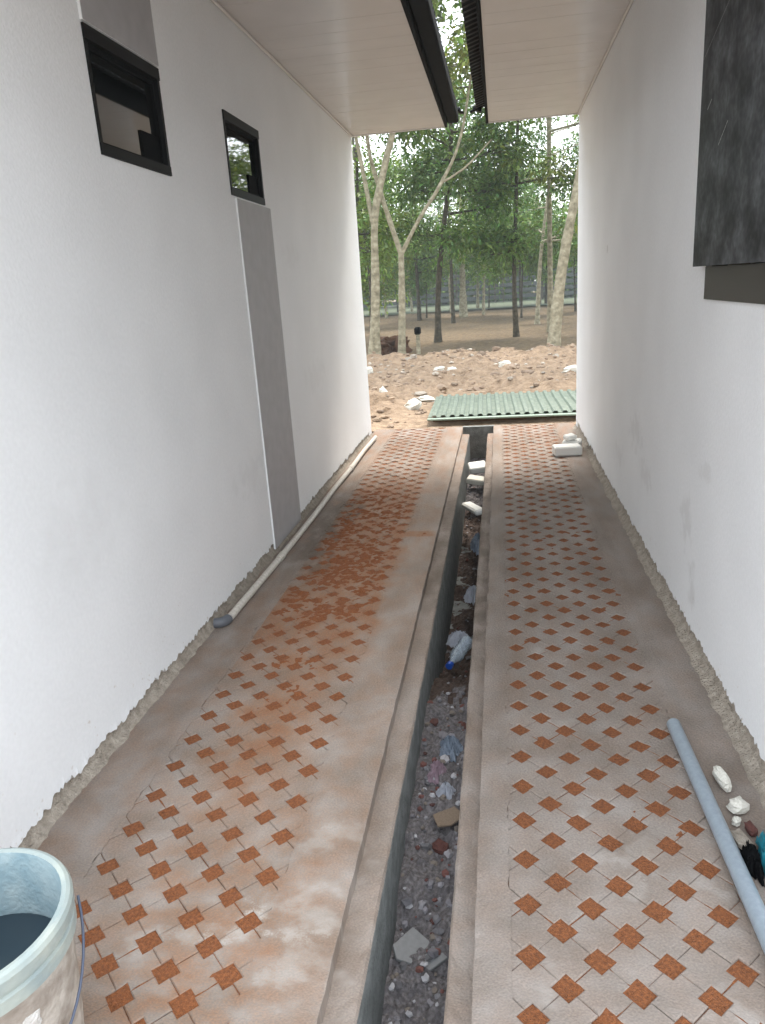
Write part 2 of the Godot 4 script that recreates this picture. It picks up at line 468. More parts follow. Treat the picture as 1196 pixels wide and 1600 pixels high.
# ---------------------------------------------------------------- the paving
func paver_mesh(poly: PackedVector2Array, top: float, tilt: Vector2) -> MB:
	var b := MB.new(); b.fl = true
	var m := poly.size()
	var cen := Vector2.ZERO
	for p in poly: cen += p
	cen /= m
	if Geometry2D.is_polygon_clockwise(poly): poly.reverse()
	var ins := PackedVector2Array()
	for i in m:
		var e1 := (poly[i] - poly[(i + m - 1) % m]).normalized()
		var e2 := (poly[(i + 1) % m] - poly[i]).normalized()
		var n1 := Vector2(-e1.y, e1.x); var n2 := Vector2(-e2.y, e2.x)
		var bs := (n1 + n2)
		if bs.length() < 0.1: bs = n1
		bs = bs.normalized()
		ins.append(poly[i] + bs * 0.0026 / maxf(0.5, bs.dot(n1)))
	var ti := Geometry2D.triangulate_polygon(ins)
	var h := func(p: Vector2, y: float) -> Vector3: return Vector3(p.x, y + (p - cen).dot(tilt), p.y)
	for i in range(0, ti.size(), 3):
		b.tri(h.call(ins[ti[i]], top), h.call(ins[ti[i + 1]], top), h.call(ins[ti[i + 2]], top), Vector3.UP)
	for i in m:
		var j := (i + 1) % m
		var e := (poly[j] - poly[i]).normalized()
		var o := Vector3(e.y, 0, -e.x)
		b.quad(h.call(ins[i], top), h.call(ins[j], top), h.call(poly[j], top - 0.0026), h.call(poly[i], top - 0.0026), o + Vector3.UP)
		b.quad(h.call(poly[i], top - 0.0026), h.call(poly[j], top - 0.0026), h.call(poly[j], top - 0.035), h.call(poly[i], top - 0.035), o)
	return b

func paver_field(x0: float, x1: float, hole: Vector2, hmin: float, hmax: float, called: String) -> void:
	var r := Node3D.new()
	r.name = called; add_child(r)
	r.set_meta("kind", "structure")
	var rect := PackedVector2Array([Vector2(x0, -8.12), Vector2(x1, -8.12), Vector2(x1, 1.4), Vector2(x0, 1.4)])
	var p := HP * sqrt(2.0)
	var U := Vector2(1, -1).normalized(); var V := Vector2(1, 1).normalized()
	var cells := []
	for a in range(-130, 130):
		for c in range(-130, 130):
			var ce := hole + U * p * (a + 0.5) + V * p * (c + 0.5)
			if ce.x < x0 - p or ce.x > x1 + p or ce.y < -8.12 - p or ce.y > 1.4: continue
			cells.append(ce)
	cells.sort_custom(func(q, w): return absf(q.y + 1.0) < absf(w.y + 1.0))
	var rest := MB.new(); rest.fl = true
	var cnt := 0
	var k := 0.0258; var hs := p * 0.5 - 0.0007
	var e := p * 0.5 - k
	for ce in cells:
		# a corner is cut away only where there is a hole; the outer pavers keep whole corners
		var loc := []
		for cn in [[1, -1], [1, 1], [-1, 1], [-1, -1]]:
			var hx: float = (ce + U * p * 0.5 * cn[0] + V * p * 0.5 * cn[1]).x
			if hx < hmin - 0.02 or hx > hmax + 0.02:
				loc.append([hs * cn[0], hs * cn[1]])
			elif cn[0] * cn[1] < 0:
				loc.append_array([[e * cn[0], hs * cn[1]], [e * cn[0], e * cn[1]], [hs * cn[0], e * cn[1]]])
			else:
				loc.append_array([[hs * cn[0], e * cn[1]], [e * cn[0], e * cn[1]], [e * cn[0], hs * cn[1]]])
		var poly := PackedVector2Array()
		var ja := rng.randf_range(-0.006, 0.006)
		var jo := Vector2(rng.randf_range(-0.0006, 0.0006), rng.randf_range(-0.0006, 0.0006))
		for q in loc:
			var lv := Vector2(q[0] + rng.randf_range(-0.0006, 0.0006), q[1] + rng.randf_range(-0.0006, 0.0006)).rotated(ja)
			poly.append(ce + jo + U * lv.x + V * lv.y)
		var res := Geometry2D.intersect_polygons(poly, rect)
		for q in res:
			if q.size() < 3: continue
			var ar := 0.0
			for i in q.size(): ar += q[i].cross(q[(i + 1) % q.size()])
			if absf(ar) * 0.5 < 0.00006: continue
			var b := paver_mesh(q, rng.randf_range(-0.0022, 0.0008), Vector2(rng.randf_range(-0.012, 0.012), rng.randf_range(-0.012, 0.012)))
			if b.v.is_empty(): continue
			if cnt < 296 and ce.y < -0.75:
				part(r, "paver", b, M.floor)
				cnt += 1
			else:
				rest.v.append_array(b.v); rest.n.append_array(b.n); rest.uv.append_array(b.uv); rest.c.append_array(b.c)
	part(r, "far_pavers", rest, M.floor, "", "stuff")
	# the red soil under the pavers, seen in the holes
	var s := MB.new()
	var nx := 36; var nz := 420
	var nn := noise(9.0, 71, 3)
	var hh := func(i: int, j: int) -> Vector3:
		var x := lerpf(x0 - 0.012, x1 + 0.012, float(i) / nx); var z := lerpf(1.4, -8.12, float(j) / nz)
		return Vector3(x, -0.0045 + 0.0048 * nn.get_noise_2d(x, z), z)
	for i in nx:
		for j in nz:
			s.quad(hh.call(i, j), hh.call(i + 1, j), hh.call(i + 1, j + 1), hh.call(i, j + 1), Vector3.UP)
	part(r, "soil_bed", s, M.soil, "rust red soil filling the paver holes", "stuff")

func screed(x0: float, x1: float, called: String, edge0 := false, edge1 := false, lap0 := false, lap1 := false) -> void:
	# poured concrete strip, trowelled by hand: slightly wavy top, worn edges
	var b := MB.new(); b.fl = true
	var nn := noise(2.2, 81, 4); var ne := noise(6.0, 82, 3)
	var nx := maxi(3, int((x1 - x0) / 0.03)); var nz := 640
	var hh := func(i: int, j: int) -> Vector3:
		var f := float(i) / nx
		var z := lerpf(1.4, -8.13, float(j) / nz)
		var x := lerpf(x0, x1, f)
		var y := 0.0008 + 0.0035 * nn.get_noise_2d(x, z)
		if (i == 0 and edge0) or (i == nx and edge1):
			y -= 0.003 + 0.004 * absf(ne.get_noise_2d(x, z * 2.0))
			x += 0.0035 * ne.get_noise_2d(x + 5.0, z)
		if (i == 0 and lap0) or (i == nx and lap1):   # smeared over the first pavers
			x += (-1.0 if i == 0 else 1.0) * (0.005 + 0.008 * ne.get_noise_2d(z * 1.6, 7.0) + 0.006 * nn.get_noise_2d(z * 14.0, 2.0))
			y = 0.0012
		elif (i == 1 and lap0) or (i == nx - 1 and lap1):
			y = maxf(y, 0.0) + 0.0022
		return Vector3(x, y, z)
	for j in nz:
		for i in nx:
			b.quad(hh.call(i, j), hh.call(i + 1, j), hh.call(i + 1, j + 1), hh.call(i, j + 1), Vector3.UP)
		for s in [0, nx]:
			var p: Vector3 = hh.call(s, j); var q: Vector3 = hh.call(s, j + 1)
			b.quad(p, q, Vector3(q.x, -0.07, q.z), Vector3(p.x, -0.07, p.z), Vector3(-1 if s == 0 else 1, 0, 0))
	for i in nx:
		var p: Vector3 = hh.call(i, nz); var q: Vector3 = hh.call(i + 1, nz)
		b.quad(p, q, Vector3(q.x, -0.07, q.z), Vector3(p.x, -0.07, p.z), Vector3(0, 0, -1))
	structure(called, b, M.floor)

func fillet(x_wall: float, x_toe: float, h: float, called: String, sd: int) -> void:
	# rough mortar run along the foot of a wall
	var b := MB.new()
	var nn := noise(9.0, sd, 4); var n2 := noise(30.0, sd + 1, 3)
	var nz := 560; var nk := 7
	var hh := func(k: int, j: int) -> Vector3:
		var z := lerpf(-1.25 if x_wall < 0.0 else -1.50, ZE - 0.02, float(j) / nz)
		var f := float(k) / nk
		var w := nn.get_noise_2d(z, f * 0.4)
		var x := lerpf(x_wall, x_toe + (x_toe - x_wall) * 0.35 * nn.get_noise_2d(z * 0.7, 9.0), pow(f, 1.25))
		var y := h * (1.0 - pow(f, 0.75)) * (1.0 + 0.35 * w) - 0.012 * f
		y += 0.006 * n2.get_noise_2d(z, f) * sin(PI * clampf(f, 0.05, 0.95))
		x += (x_toe - x_wall) * 0.08 * n2.get_noise_2d(z + 3.0, f)
		return Vector3(x, y, z)
	for j in nz:
		for k in nk:
			b.quad(hh.call(k, j), hh.call(k + 1, j), hh.call(k + 1, j + 1), hh.call(k, j + 1), Vector3(x_toe - x_wall, 0.1, 0))
	structure(called, b, M.mortar)

# ---------------------------------------------------------------- the houses
func inside(z0: float, z1: float, y0: float, y1: float, holes: Array) -> bool:
	var cz := (z0 + z1) * 0.5; var cy := (y0 + y1) * 0.5
	for h in holes:
		if cz > h[0] and cz < h[1] and cy > h[2] and cy < h[3]: return true
	return false

func house_wall(r: Node3D, x: float, s: float, holes: Array, foot: float, sd: int) -> void:
	# s is the sign of the direction into the house
	var zs := [ZE, ZB]; var ys := [0.2, SY + 0.12]
	for h in holes:
		zs.append(h[0]); zs.append(h[1]); ys.append(h[2]); ys.append(h[3])
	zs.sort(); ys.sort()
	var out := Vector3(-s, 0, 0)
	var xi := x + s * 0.014
	var b := MB.new()
	var ed := MB.new()
	for i in zs.size() - 1:
		for j in ys.size() - 1:
			if inside(zs[i], zs[i + 1], ys[j], ys[j + 1], holes): continue
			b.quad(Vector3(x, ys[j], zs[i]), Vector3(x, ys[j], zs[i + 1]), Vector3(x, ys[j + 1], zs[i + 1]), Vector3(x, ys[j + 1], zs[i]), out)
	for h in holes:   # plaster reveals
		var a := x + s * 0.06
		b.quad(Vector3(x, h[2], h[0]), Vector3(a, h[2], h[0]), Vector3(a, h[3], h[0]), Vector3(x, h[3], h[0]), Vector3(0, 0, 1))
		b.quad(Vector3(x, h[2], h[1]), Vector3(a, h[2], h[1]), Vector3(a, h[3], h[1]), Vector3(x, h[3], h[1]), Vector3(0, 0, -1))
		b.quad(Vector3(x, h[2], h[0]), Vector3(a, h[2], h[0]), Vector3(a, h[2], h[1]), Vector3(x, h[2], h[1]), Vector3.UP)
		b.quad(Vector3(x, h[3], h[0]), Vector3(a, h[3], h[0]), Vector3(a, h[3], h[1]), Vector3(x, h[3], h[1]), Vector3.DOWN)
	# the plaster's ragged lower edge
	var nn := noise(7.0, sd, 3); var n2 := noise(42.0, sd + 1, 2)
	var m := 620
	for j in m:
		var za := lerpf(ZE, ZB, float(j) / m); var zb := lerpf(ZE, ZB, float(j + 1) / m)
		var ya := foot + 0.022 * nn.get_noise_1d(za) + 0.016 * n2.get_noise_1d(za)
		var yb := foot + 0.022 * nn.get_noise_1d(zb) + 0.016 * n2.get_noise_1d(zb)
		var bu := 0.006 * maxf(0.0, nn.get_noise_1d(za * 3.0 + 40.0))
		var bv := 0.006 * maxf(0.0, nn.get_noise_1d(zb * 3.0 + 40.0))
		var p := Vector3(x - s * bu, ya, za); var q := Vector3(x - s * bv, yb, zb)
		var p2 := Vector3(x, ya + 0.03, za); var q2 := Vector3(x, yb + 0.03, zb)
		b.quad(p2, q2, Vector3(x, 0.2, zb), Vector3(x, 0.2, za), out)
		b.quad(p, q, q2, p2, out)
		ed.quad(p, q, Vector3(xi + s * 0.004, yb - 0.004, zb), Vector3(xi + s * 0.004, ya - 0.004, za), Vector3.DOWN)
	b.quad(Vector3(x, foot, ZE), Vector3(xi, foot, ZE), Vector3(xi, SY + 0.12, ZE), Vector3(x, SY + 0.12, ZE), Vector3(0, 0, -1))
	b.quad(Vector3(x, foot, ZB), Vector3(xi, foot, ZB), Vector3(xi, SY + 0.12, ZB), Vector3(x, SY + 0.12, ZB), Vector3(0, 0, 1))
	for i in b.uv.size(): b.uv[i] = Vector2((b.v[i].z - ZE) / (ZU - ZE), 1.0 - b.v[i].y / 3.05)
	part(r, "plaster", b, M.wall_left if s < 0.0 else M.wall_right)
	part(r, "plaster_edge", ed, M.render_edge)
	var c := MB.new()
	ys[0] = -0.3
	for i in zs.size() - 1:
		for j in ys.size() - 1:
			if inside(zs[i], zs[i + 1], ys[j], ys[j + 1], holes): continue
			c.box(Vector3(xi, ys[j], zs[i] + 0.001), Vector3(x + s * 0.15, ys[j + 1], zs[i + 1] - 0.001))
	part(r, "masonry", c, M.mortar)
	# the other walls of the house
	var w := MB.new()
	var xe := x + s * 4.2
	w.box(Vector3(x + s * 0.001, -0.3, ZE - 0.002), Vector3(xe, SY + 0.1, ZE + 0.15))
	w.box(Vector3(x + s * 0.001, -0.3, ZB - 0.15), Vector3(xe, SY + 0.1, ZB + 0.002))
	w.box(Vector3(xe, -0.3, ZE + 0.001), Vector3(xe + s * 0.15, SY + 0.1, ZB - 0.001))
	part(r, "outer_walls", w, M.wall)
	var ce := MB.new()
	ce.box(Vector3(x + s * 0.16, SY + 0.02, ZE + 0.16), Vector3(xe - s * 0.01, SY + 0.06, ZB - 0.16))
	part(r, "ceiling", ce, M.backing)

func eaves(r: Node3D, x_wall: float, x_out: float, x_roof: float, s: float) -> void:
	# soffit of glossy plastic boards laid across, dark fascia, corrugated roof
	var so := MB.new()
	so.box(Vector3(x_wall, SY + 0.011, ZE), Vector3(x_out + s * 0.001, SY + 0.016, ZB))
	var sf := part(r, "soffit", so, M.backing)
	var w := 0.2
	var z := ZE
	var k := 0
	while z < ZB - 0.01:
		var z1 := minf(z + w, ZB)
		var b := MB.new()
		var dy := rng.randf_range(-0.0006, 0.0006)
		var gap := 0.0003
		var xa := minf(x_wall, x_out) + 0.0005; var xb := maxf(x_wall, x_out) - 0.0005
		b.obox(Transform3D(Basis(), Vector3((xa + xb) * 0.5, SY + 0.005 + dy, (z + z1) * 0.5)), Vector3(xb - xa, 0.010, z1 - z - gap * 2.0), 0.0012)
		part(sf, "soffit_board", b, M.soffit)
		z = z1; k += 1
	var tr := MB.new()   # cover strip where soffit meets wall
	tr.obox(Transform3D(Basis(), Vector3(x_wall - s * 0.009, SY - 0.010, (ZE + ZB) * 0.5)), Vector3(0.017, 0.019, ZB - ZE - 0.01), 0.005)
	part(r, "cover_strip", tr, M.soffit)
	var en := MB.new()   # end trim over the gable
	en.obox(Transform3D(Basis(), Vector3((x_wall + x_out) * 0.5 , SY + 0.02, ZE - 0.014)), Vector3(absf(x_wall - x_out), 0.055, 0.024), 0.003)
	part(r, "end_trim", en, M.soffit)
	var fa := MB.new()
	fa.obox(Transform3D(Basis(), Vector3(x_out - s * 0.0125, SY + 0.07, (ZE + ZB) * 0.5)), Vector3(0.024, 0.155, ZB - ZE + 0.05), 0.003)
	part(r, "fascia", fa, M.black)
	if s < 0.0:   # smooth black gutter hung on the left eave
		var gu := MB.new()
		gu.obox(Transform3D(Basis(), Vector3((x_out - s * 0.025 + x_roof - s * 0.004) * 0.5, SY + 0.068, (ZE + ZB) * 0.5)), Vector3(absf(x_roof - x_out) - 0.022, 0.088, ZB - ZE + 0.07), 0.012)
		part(r, "gutter", gu, M.black)
	# corrugated roof sheet: ribs run up the slope
	var ro := MB.new()
	var pitch := 0.09
	var prof := []
	var zz := ZE - 0.06
	while zz < ZB + 0.06:
		prof.append(Vector2(zz, 0.0)); prof.append(Vector2(zz + 0.035, 0.0)); prof.append(Vector2(zz + 0.047, 0.022)); prof.append(Vector2(zz + 0.078, 0.022))
		zz += pitch
	var run := 2.3
	var up := run * 0.30
	for side in [0.0, 0.003]:
		for i in prof.size() - 1:
			var p: Vector2 = prof[i]; var q: Vector2 = prof[i + 1]
			var y0: float = SY + 0.118 + side
			ro.quad(Vector3(x_roof, y0 + p.y, p.x), Vector3(x_roof, y0 + q.y, q.x), Vector3(x_roof + s * run, y0 + up + q.y, q.x), Vector3(x_roof + s * run, y0 + up + p.y, p.x), Vector3(0, 1 if side > 0 else -1, 0))
			ro.quad(Vector3(x_roof + s * run, y0 + up + p.y, p.x), Vector3(x_roof + s * run, y0 + up + q.y, q.x), Vector3(x_roof + s * 2.0 * run, y0 + q.y, q.x), Vector3(x_roof + s * 2.0 * run, y0 + p.y, p.x), Vector3(0, 1 if side > 0 else -1, 0))
	for i in prof.size() - 1:
		var p: Vector2 = prof[i]; var q: Vector2 = prof[i + 1]
		var y0 := SY + 0.118
		ro.quad(Vector3(x_roof, y0 + p.y, p.x), Vector3(x_roof, y0 + q.y, q.x), Vector3(x_roof, y0 + 0.003 + q.y, q.x), Vector3(x_roof, y0 + 0.003 + p.y, p.x), Vector3(-s, 0, 0))
	part(r, "roof", ro, M.roof)
	# gable boarding above the soffit at both ends
	for zg in [ZE + 0.03, ZB - 0.03]:
		var g := MB.new()
		var a := Vector3(x_out + s * 0.03, SY + 0.03, zg); var bb := Vector3(x_out + s * 4.3, SY + 0.03, zg)
		var cc := Vector3(x_roof + s * run, SY + 0.10 + up, zg)
		g.tri(a, bb, cc, Vector3(0, 0, -1 if zg < 0 else 1))
		var o := Vector3(0, 0, 0.02 if zg < 0 else -0.02)
		g.tri(a + o, bb + o, cc + o, Vector3(0, 0, 1 if zg < 0 else -1))
		part(r, "gable_board", g, M.wall)
	# bent flashing at the far corner of the eave
	var fl := MB.new()
	fl.obox(Transform3D(Basis(Vector3.FORWARD, 0.35 * s), Vector3(x_roof + s * 0.015, SY + 0.125, ZE - 0.04)), Vector3(0.085, 0.035, 0.10), 0.008)
	fl.obox(Transform3D(Basis(Vector3.FORWARD, -0.25 * s), Vector3(x_roof - s * 0.03, SY + 0.115, ZE - 0.05)), Vector3(0.05, 0.02, 0.07), 0.006)
	part(r, "corner_flashing", fl, M.frame)

func left_window(r: Node3D, h: Array, x: float, label: String) -> void:
	# h: z0 (far), z1 (near), y0, y1; aluminium frame set into the wall, fixed dark pane
	var f := MB.new()
	var t := 0.032
	var x0 := x - 0.045; var x1 := x + 0.006
	f.box(Vector3(x0, h[2] + 0.001, h[0] + 0.001), Vector3(x1, h[2] + t + 0.006, h[1] - 0.001))
	f.box(Vector3(x0, h[3] - t - 0.014, h[0] + 0.001), Vector3(x1 + 0.002, h[3] - 0.001, h[1] - 0.001))
	f.box(Vector3(x0, h[2] + t + 0.006, h[0] + 0.001), Vector3(x1 - 0.002, h[3] - t - 0.014, h[0] + 0.022))
	f.box(Vector3(x0, h[2] + t + 0.006, h[1] - 0.022), Vector3(x1 - 0.002, h[3] - t - 0.014, h[1] - 0.001))
	var w := part(r, "window", f, M.frame, label)
	var s := MB.new()   # inner bead round the glass
	var bx := x - 0.014
	s.box(Vector3(x0, h[2] + t + 0.006, h[0] + 0.022), Vector3(bx, h[2] + t + 0.018, h[1] - 0.022))
	s.box(Vector3(x0, h[3] - t - 0.030, h[0] + 0.022), Vector3(bx, h[3] - t - 0.014, h[1] - 0.022))
	s.box(Vector3(x0, h[2] + t + 0.018, h[0] + 0.022), Vector3(bx, h[3] - t - 0.030, h[0] + 0.034))
	s.box(Vector3(x0, h[2] + t + 0.018, h[1] - 0.034), Vector3(bx, h[3] - t - 0.030, h[1] - 0.022))
	part(w, "glazing_bead", s, M.black)
	var g := MB.new()
	g.box(Vector3(x - 0.030, h[2] + t + 0.01, h[0] + 0.026), Vector3(x - 0.025, h[3] - t - 0.02, h[1] - 0.026))
	part(w, "pane", g, M.glass)
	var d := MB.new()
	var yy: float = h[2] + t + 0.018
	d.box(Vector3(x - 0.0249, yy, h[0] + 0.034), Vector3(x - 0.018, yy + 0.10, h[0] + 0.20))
	part(w, "reflection_patch", d, M.blacksoft)  # made-up black patch standing for the dark reflection in this corner

func houses() -> void:
	var w1 := [-3.33, -2.73, 2.018, 2.43]
	var w2 := [-4.69, -4.095, 2.022, 2.43]
	var r := root("house", Vector3(XL - 2.0, 0, -3.1), "white plastered house along the left of the alley with two small windows", "house")
	house_wall(r, XL, -1.0, [w1, w2], 0.057, 91)
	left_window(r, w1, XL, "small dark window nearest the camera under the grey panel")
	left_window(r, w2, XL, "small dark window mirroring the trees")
	var p := MB.new()
	var q := MB.new()
	# flat grey panels, one below the far window and one above the near window, with white edges
	p.box(Vector3(XL + 0.0085, 0.02, -4.77), Vector3(XL + 0.0105, 2.010, -4.156))
	q.box(Vector3(XL - 0.002, 0.02, -4.772), Vector3(XL + 0.0085, 2.012, -4.154))
	part(r, "wall_panel", p, M.cladding, "grey strip running from the far window down to the floor")
	part(r, "panel_edge", q, M.wall)
	p = MB.new(); q = MB.new()
	p.box(Vector3(XL + 0.0085, 2.438, -3.328), Vector3(XL + 0.0105, SY - 0.022, -2.732))
	q.box(Vector3(XL - 0.002, 2.436, -3.33), Vector3(XL + 0.0085, SY - 0.021, -2.73))
	part(r, "wall_panel", p, M.cladding, "grey panel between the near window and the soffit")
	part(r, "panel_edge", q, M.wall)
	eaves(r, XL, -0.48, -0.352, -1.0)
	ZB = -1.50
	var e := root("house", Vector3(XR + 2.0, 0, -3.1), "white plastered house along the right of the alley with one large dark window", "house")
	var w3 := [-3.04, -1.95, 1.385, 2.62]
	house_wall(e, XR, 1.0, [w3], 0.08, 95)
	# the large window: dusty dark sash standing proud of a dark sill frame
	var f := MB.new()
	f.box(Vector3(XR - 0.006, 1.386, -3.039), Vector3(XR + 0.05, 1.50, -1.951))
	f.box(Vector3(XR - 0.006, 2.53, -3.039), Vector3(XR + 0.05, 2.619, -1.951))
	f.box(Vector3(XR - 0.004, 1.50, -3.039), Vector3(XR + 0.05, 2.53, -2.96))
	f.box(Vector3(XR - 0.004, 1.50, -2.03), Vector3(XR + 0.05, 2.53, -1.951))
	var w := part(e, "window", f, M.frame2, "large dark window with a dusty smeared sash")
	var d := MB.new()
	d.box(Vector3(XR - 0.040, 1.503, -3.085), Vector3(XR - 0.0065, 2.625, -1.91))
	for i in d.uv.size(): d.uv[i] = Vector2((d.v[i].z + 3.085) / 1.2, (2.60 - d.v[i].y) / 1.2)
	part(w, "sash", d, M.dusty)
	eaves(e, XR, -0.071, -0.185, 1.0)

# ---------------------------------------------------------------- the drain
func drain() -> void:
	var r := Node3D.new()
	r.name = "drain_channel"; add_child(r); r.set_meta("kind", "structure")
	var nl := noise(4.0, 101, 4); var n2 := noise(22.0, 103, 3)
	for side in 2:
		var xa := -0.418 if side == 0 else -0.084      # outer edge of ledge
		var xb := -0.341 if side == 0 else -0.150      # inner edge
		var b := MB.new(); b.fl = true
		var w := MB.new()
		var nz := 320
		var s := 1.0 if side == 0 else -1.0
		var pr := func(k: int, j: int) -> Vector3:
			var z := lerpf(1.4, -7.93, float(j) / nz)
			var o := 0.0025 * nl.get_noise_2d(z, k * 0.3) + 0.0015 * n2.get_noise_2d(z, k)
			var y := -0.047 + 0.005 * nl.get_noise_2d(z + 9.0, k * 0.5) + 0.0025 * n2.get_noise_2d(z, k + 4.0)
			match k:
				0: return Vector3(xa, y, z)
				1: return Vector3(lerpf(xa, xb, 0.35), y, z)
				2: return Vector3(lerpf(xa, xb, 0.7), y, z)
				3: return Vector3(xb - s * 0.006 + o, y - 0.001, z)
				4: return Vector3(xb + o, y - 0.008, z)
				5: return Vector3(xb + o * 0.5, -0.2, z)
				_: return Vector3(xb, -0.62, z)
		for j in nz:
			for k in 6:
				var tgt := b if k < 4 else w
				tgt.quad(pr.call(k, j), pr.call(k + 1, j), pr.call(k + 1, j + 1), pr.call(k, j + 1), Vector3(s * 0.5, 1.0 if k < 4 else 0.0, 0) if k != 3 else Vector3(s, 1, 0))
		for k in 6:
			var tgt := b if k < 4 else w
			var p: Vector3 = pr.call(k, nz); var q: Vector3 = pr.call(k + 1, nz)
			if k < 4: tgt.quad(p, q, Vector3(q.x, -0.62, q.z), Vector3(p.x, -0.62, p.z), Vector3(0, 0, -1))
		part(r, "ledge", b, M.floor)
		part(r, "channel_wall", w, M.drain)
	var f := MB.new()
	f.box(Vector3(-0.36, -0.60, -8.3), Vector3(-0.13, -0.55, 1.4))
	part(r, "channel_floor", f, M.drain)
	var e := MB.new()
	e.box(Vector3(-0.425, -0.6, -8.20), Vector3(-0.075, -0.006, -8.135))
	part(r, "end_plate", e, M.drain)
	# rubbish fill
	var b2 := MB.new()
	var sl := MB.new()
	var nh := noise(5.0, 105, 5); var n3 := noise(40.0, 106, 3)
	var nx := 16; var nz2 := 620
	for j in nz2:
		for i in nx:
			var q := []
			for c in [[0, 0], [1, 0], [1, 1], [0, 1]]:
				var x := lerpf(-0.345, -0.146, float(i + c[0]) / nx)
				var z := lerpf(0.6, -8.13, float(j + c[1]) / nz2)
				q.append(Vector3(x, fill_height(x, z) + 0.012 * n3.get_noise_2d(x, z), z))
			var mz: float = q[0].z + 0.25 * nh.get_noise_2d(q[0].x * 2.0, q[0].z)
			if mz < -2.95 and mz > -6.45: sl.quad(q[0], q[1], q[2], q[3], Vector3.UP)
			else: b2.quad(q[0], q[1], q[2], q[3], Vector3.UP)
	var so := solo("mud", sl, M.shaded_mud, Vector3(-0.25, -0.5, -4.6), "brown mud along the middle stretch of the drain, coloured darker to stand for shade", "mud")
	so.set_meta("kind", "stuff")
	var o := solo("rubble_fill", b2, M.debris, Vector3(-0.25, -0.4, -3.5), "grey rubble and dirt lying along the bottom of the drain", "rubble")
	o.set_meta("kind", "stuff")
	var st := MB.new()
	for i in 900:
		var z := -0.7 - 7.2 * pow(rng.randf(), 1.6)
		var x := rng.randf_range(-0.332, -0.158)
		if z < -2.9 and z > -6.5 and rng.randf() < 0.8: continue
		var sz := rng.randf_range(0.004, 0.013) * (1.0 if rng.randf() < 0.85 else 1.7)
		var c := rng.randf()
		if c < 0.5: st.col = Color(0.20, 0.19, 0.20) * rng.randf_range(0.6, 1.4)
		elif c < 0.72: st.col = Color(0.13, 0.055, 0.045) * rng.randf_range(0.6, 1.4)
		elif c < 0.80: st.col = Color(0.42, 0.41, 0.42)
		else: st.col = Color(0.19, 0.16, 0.13)
		var bs := Basis.from_euler(Vector3(rng.randf() * 6, rng.randf() * 6, rng.randf() * 6)).scaled(Vector3(sz, sz * rng.randf_range(0.5, 0.9), sz * rng.randf_range(0.7, 1.4)))
		st.rock(Transform3D(bs, Vector3(x, fill_height(x, z) + sz * 0.3, z)), rng, 0.2, 3, 5)
	var g := solo("gravel", st, M.stone, Vector3(-0.25, -0.4, -3.5), "small stones, brick crumbs and plaster bits scattered in the drain", "gravel")
	g.set_meta("kind", "stuff")

var n_fill := noise(5.0, 105, 5)
func fill_height(x: float, z: float) -> float:
	var base := -0.335
	base += 0.09 * sm(-1.5, -2.2, z) - 0.29 * sm(-2.9, -3.8, z) + 0.16 * sm(-6.0, -7.2, z)
	return base + 0.05 * n_fill.get_noise_2d(x, z)

func crumple(called: String, at: Vector3, size: Vector3, m: Material, label: String, cat: String, sd: int, group := "") -> void:
	# a crushed bag or rag: a thin sheet with a torn outline lying in ridged folds
	var b := MB.new()
	var nn := noise(0.9, sd, 3); var n2 := noise(2.2, sd + 1, 3)
	var nr := 16; var nt := 44
	var base := at.y - size.y * 0.8
	var pt := func(i: int, k: int, off: float) -> Vector3:
		var f := float(i) / nr; var a := TAU * (k % nt) / nt
		var o := Vector2(cos(a), sin(a))
		var out := 0.95 + 0.45 * nn.get_noise_2d(o.x * 1.3, o.y * 1.3) + 0.16 * n2.get_noise_2d(o.x * 2.0, o.y * 2.0)
		var p := o * f * out
		var ridge := 1.0 - 2.2 * absf(n2.get_noise_2d(p.x * 1.1 + 5.0, p.y * 1.1))
		var ridge2 := 1.0 - 2.0 * absf(nn.get_noise_2d(p.x * 3.1 - 9.0, p.y * 3.1))
		var y := (1.0 - f * f) * (0.55 + 0.75 * ridge + 0.35 * ridge2) + 0.25 * ridge * f
		return Vector3(at.x + p.x * size.x * 1.15, base + maxf(0.0, y) * size.y * 1.3 + off, at.z + p.y * size.z * 1.15)
	for i in nr:
		for k in nt:
			b.tri(pt.call(i, k, 0.0), pt.call(i + 1, k, 0.0), pt.call(i + 1, k + 1, 0.0), Vector3.UP)
			b.tri(pt.call(i, k, 0.0), pt.call(i + 1, k + 1, 0.0), pt.call(i, k + 1, 0.0), Vector3.UP)
			b.tri(pt.call(i, k, -0.002), pt.call(i + 1, k, -0.002), pt.call(i + 1, k + 1, -0.002), Vector3.DOWN)
			b.tri(pt.call(i, k, -0.002), pt.call(i + 1, k + 1, -0.002), pt.call(i, k + 1, -0.002), Vector3.DOWN)
	solo(called, b, m, Vector3(at.x, base, at.z), label, cat, group)

func chunk(called: String, at: Vector3, size: Vector3, turn: Vector3, m: Material, label: String, cat: String, rough := 0.16, group := "") -> void:
	var b := MB.new()
	b.rock(Transform3D(Basis.from_euler(turn).scaled(Vector3.ONE) * Basis.from_scale(size), at), rng, rough, 6, 9)
	solo(called, b, m, at - Vector3(0, size.y * 0.8, 0), label, cat, group)

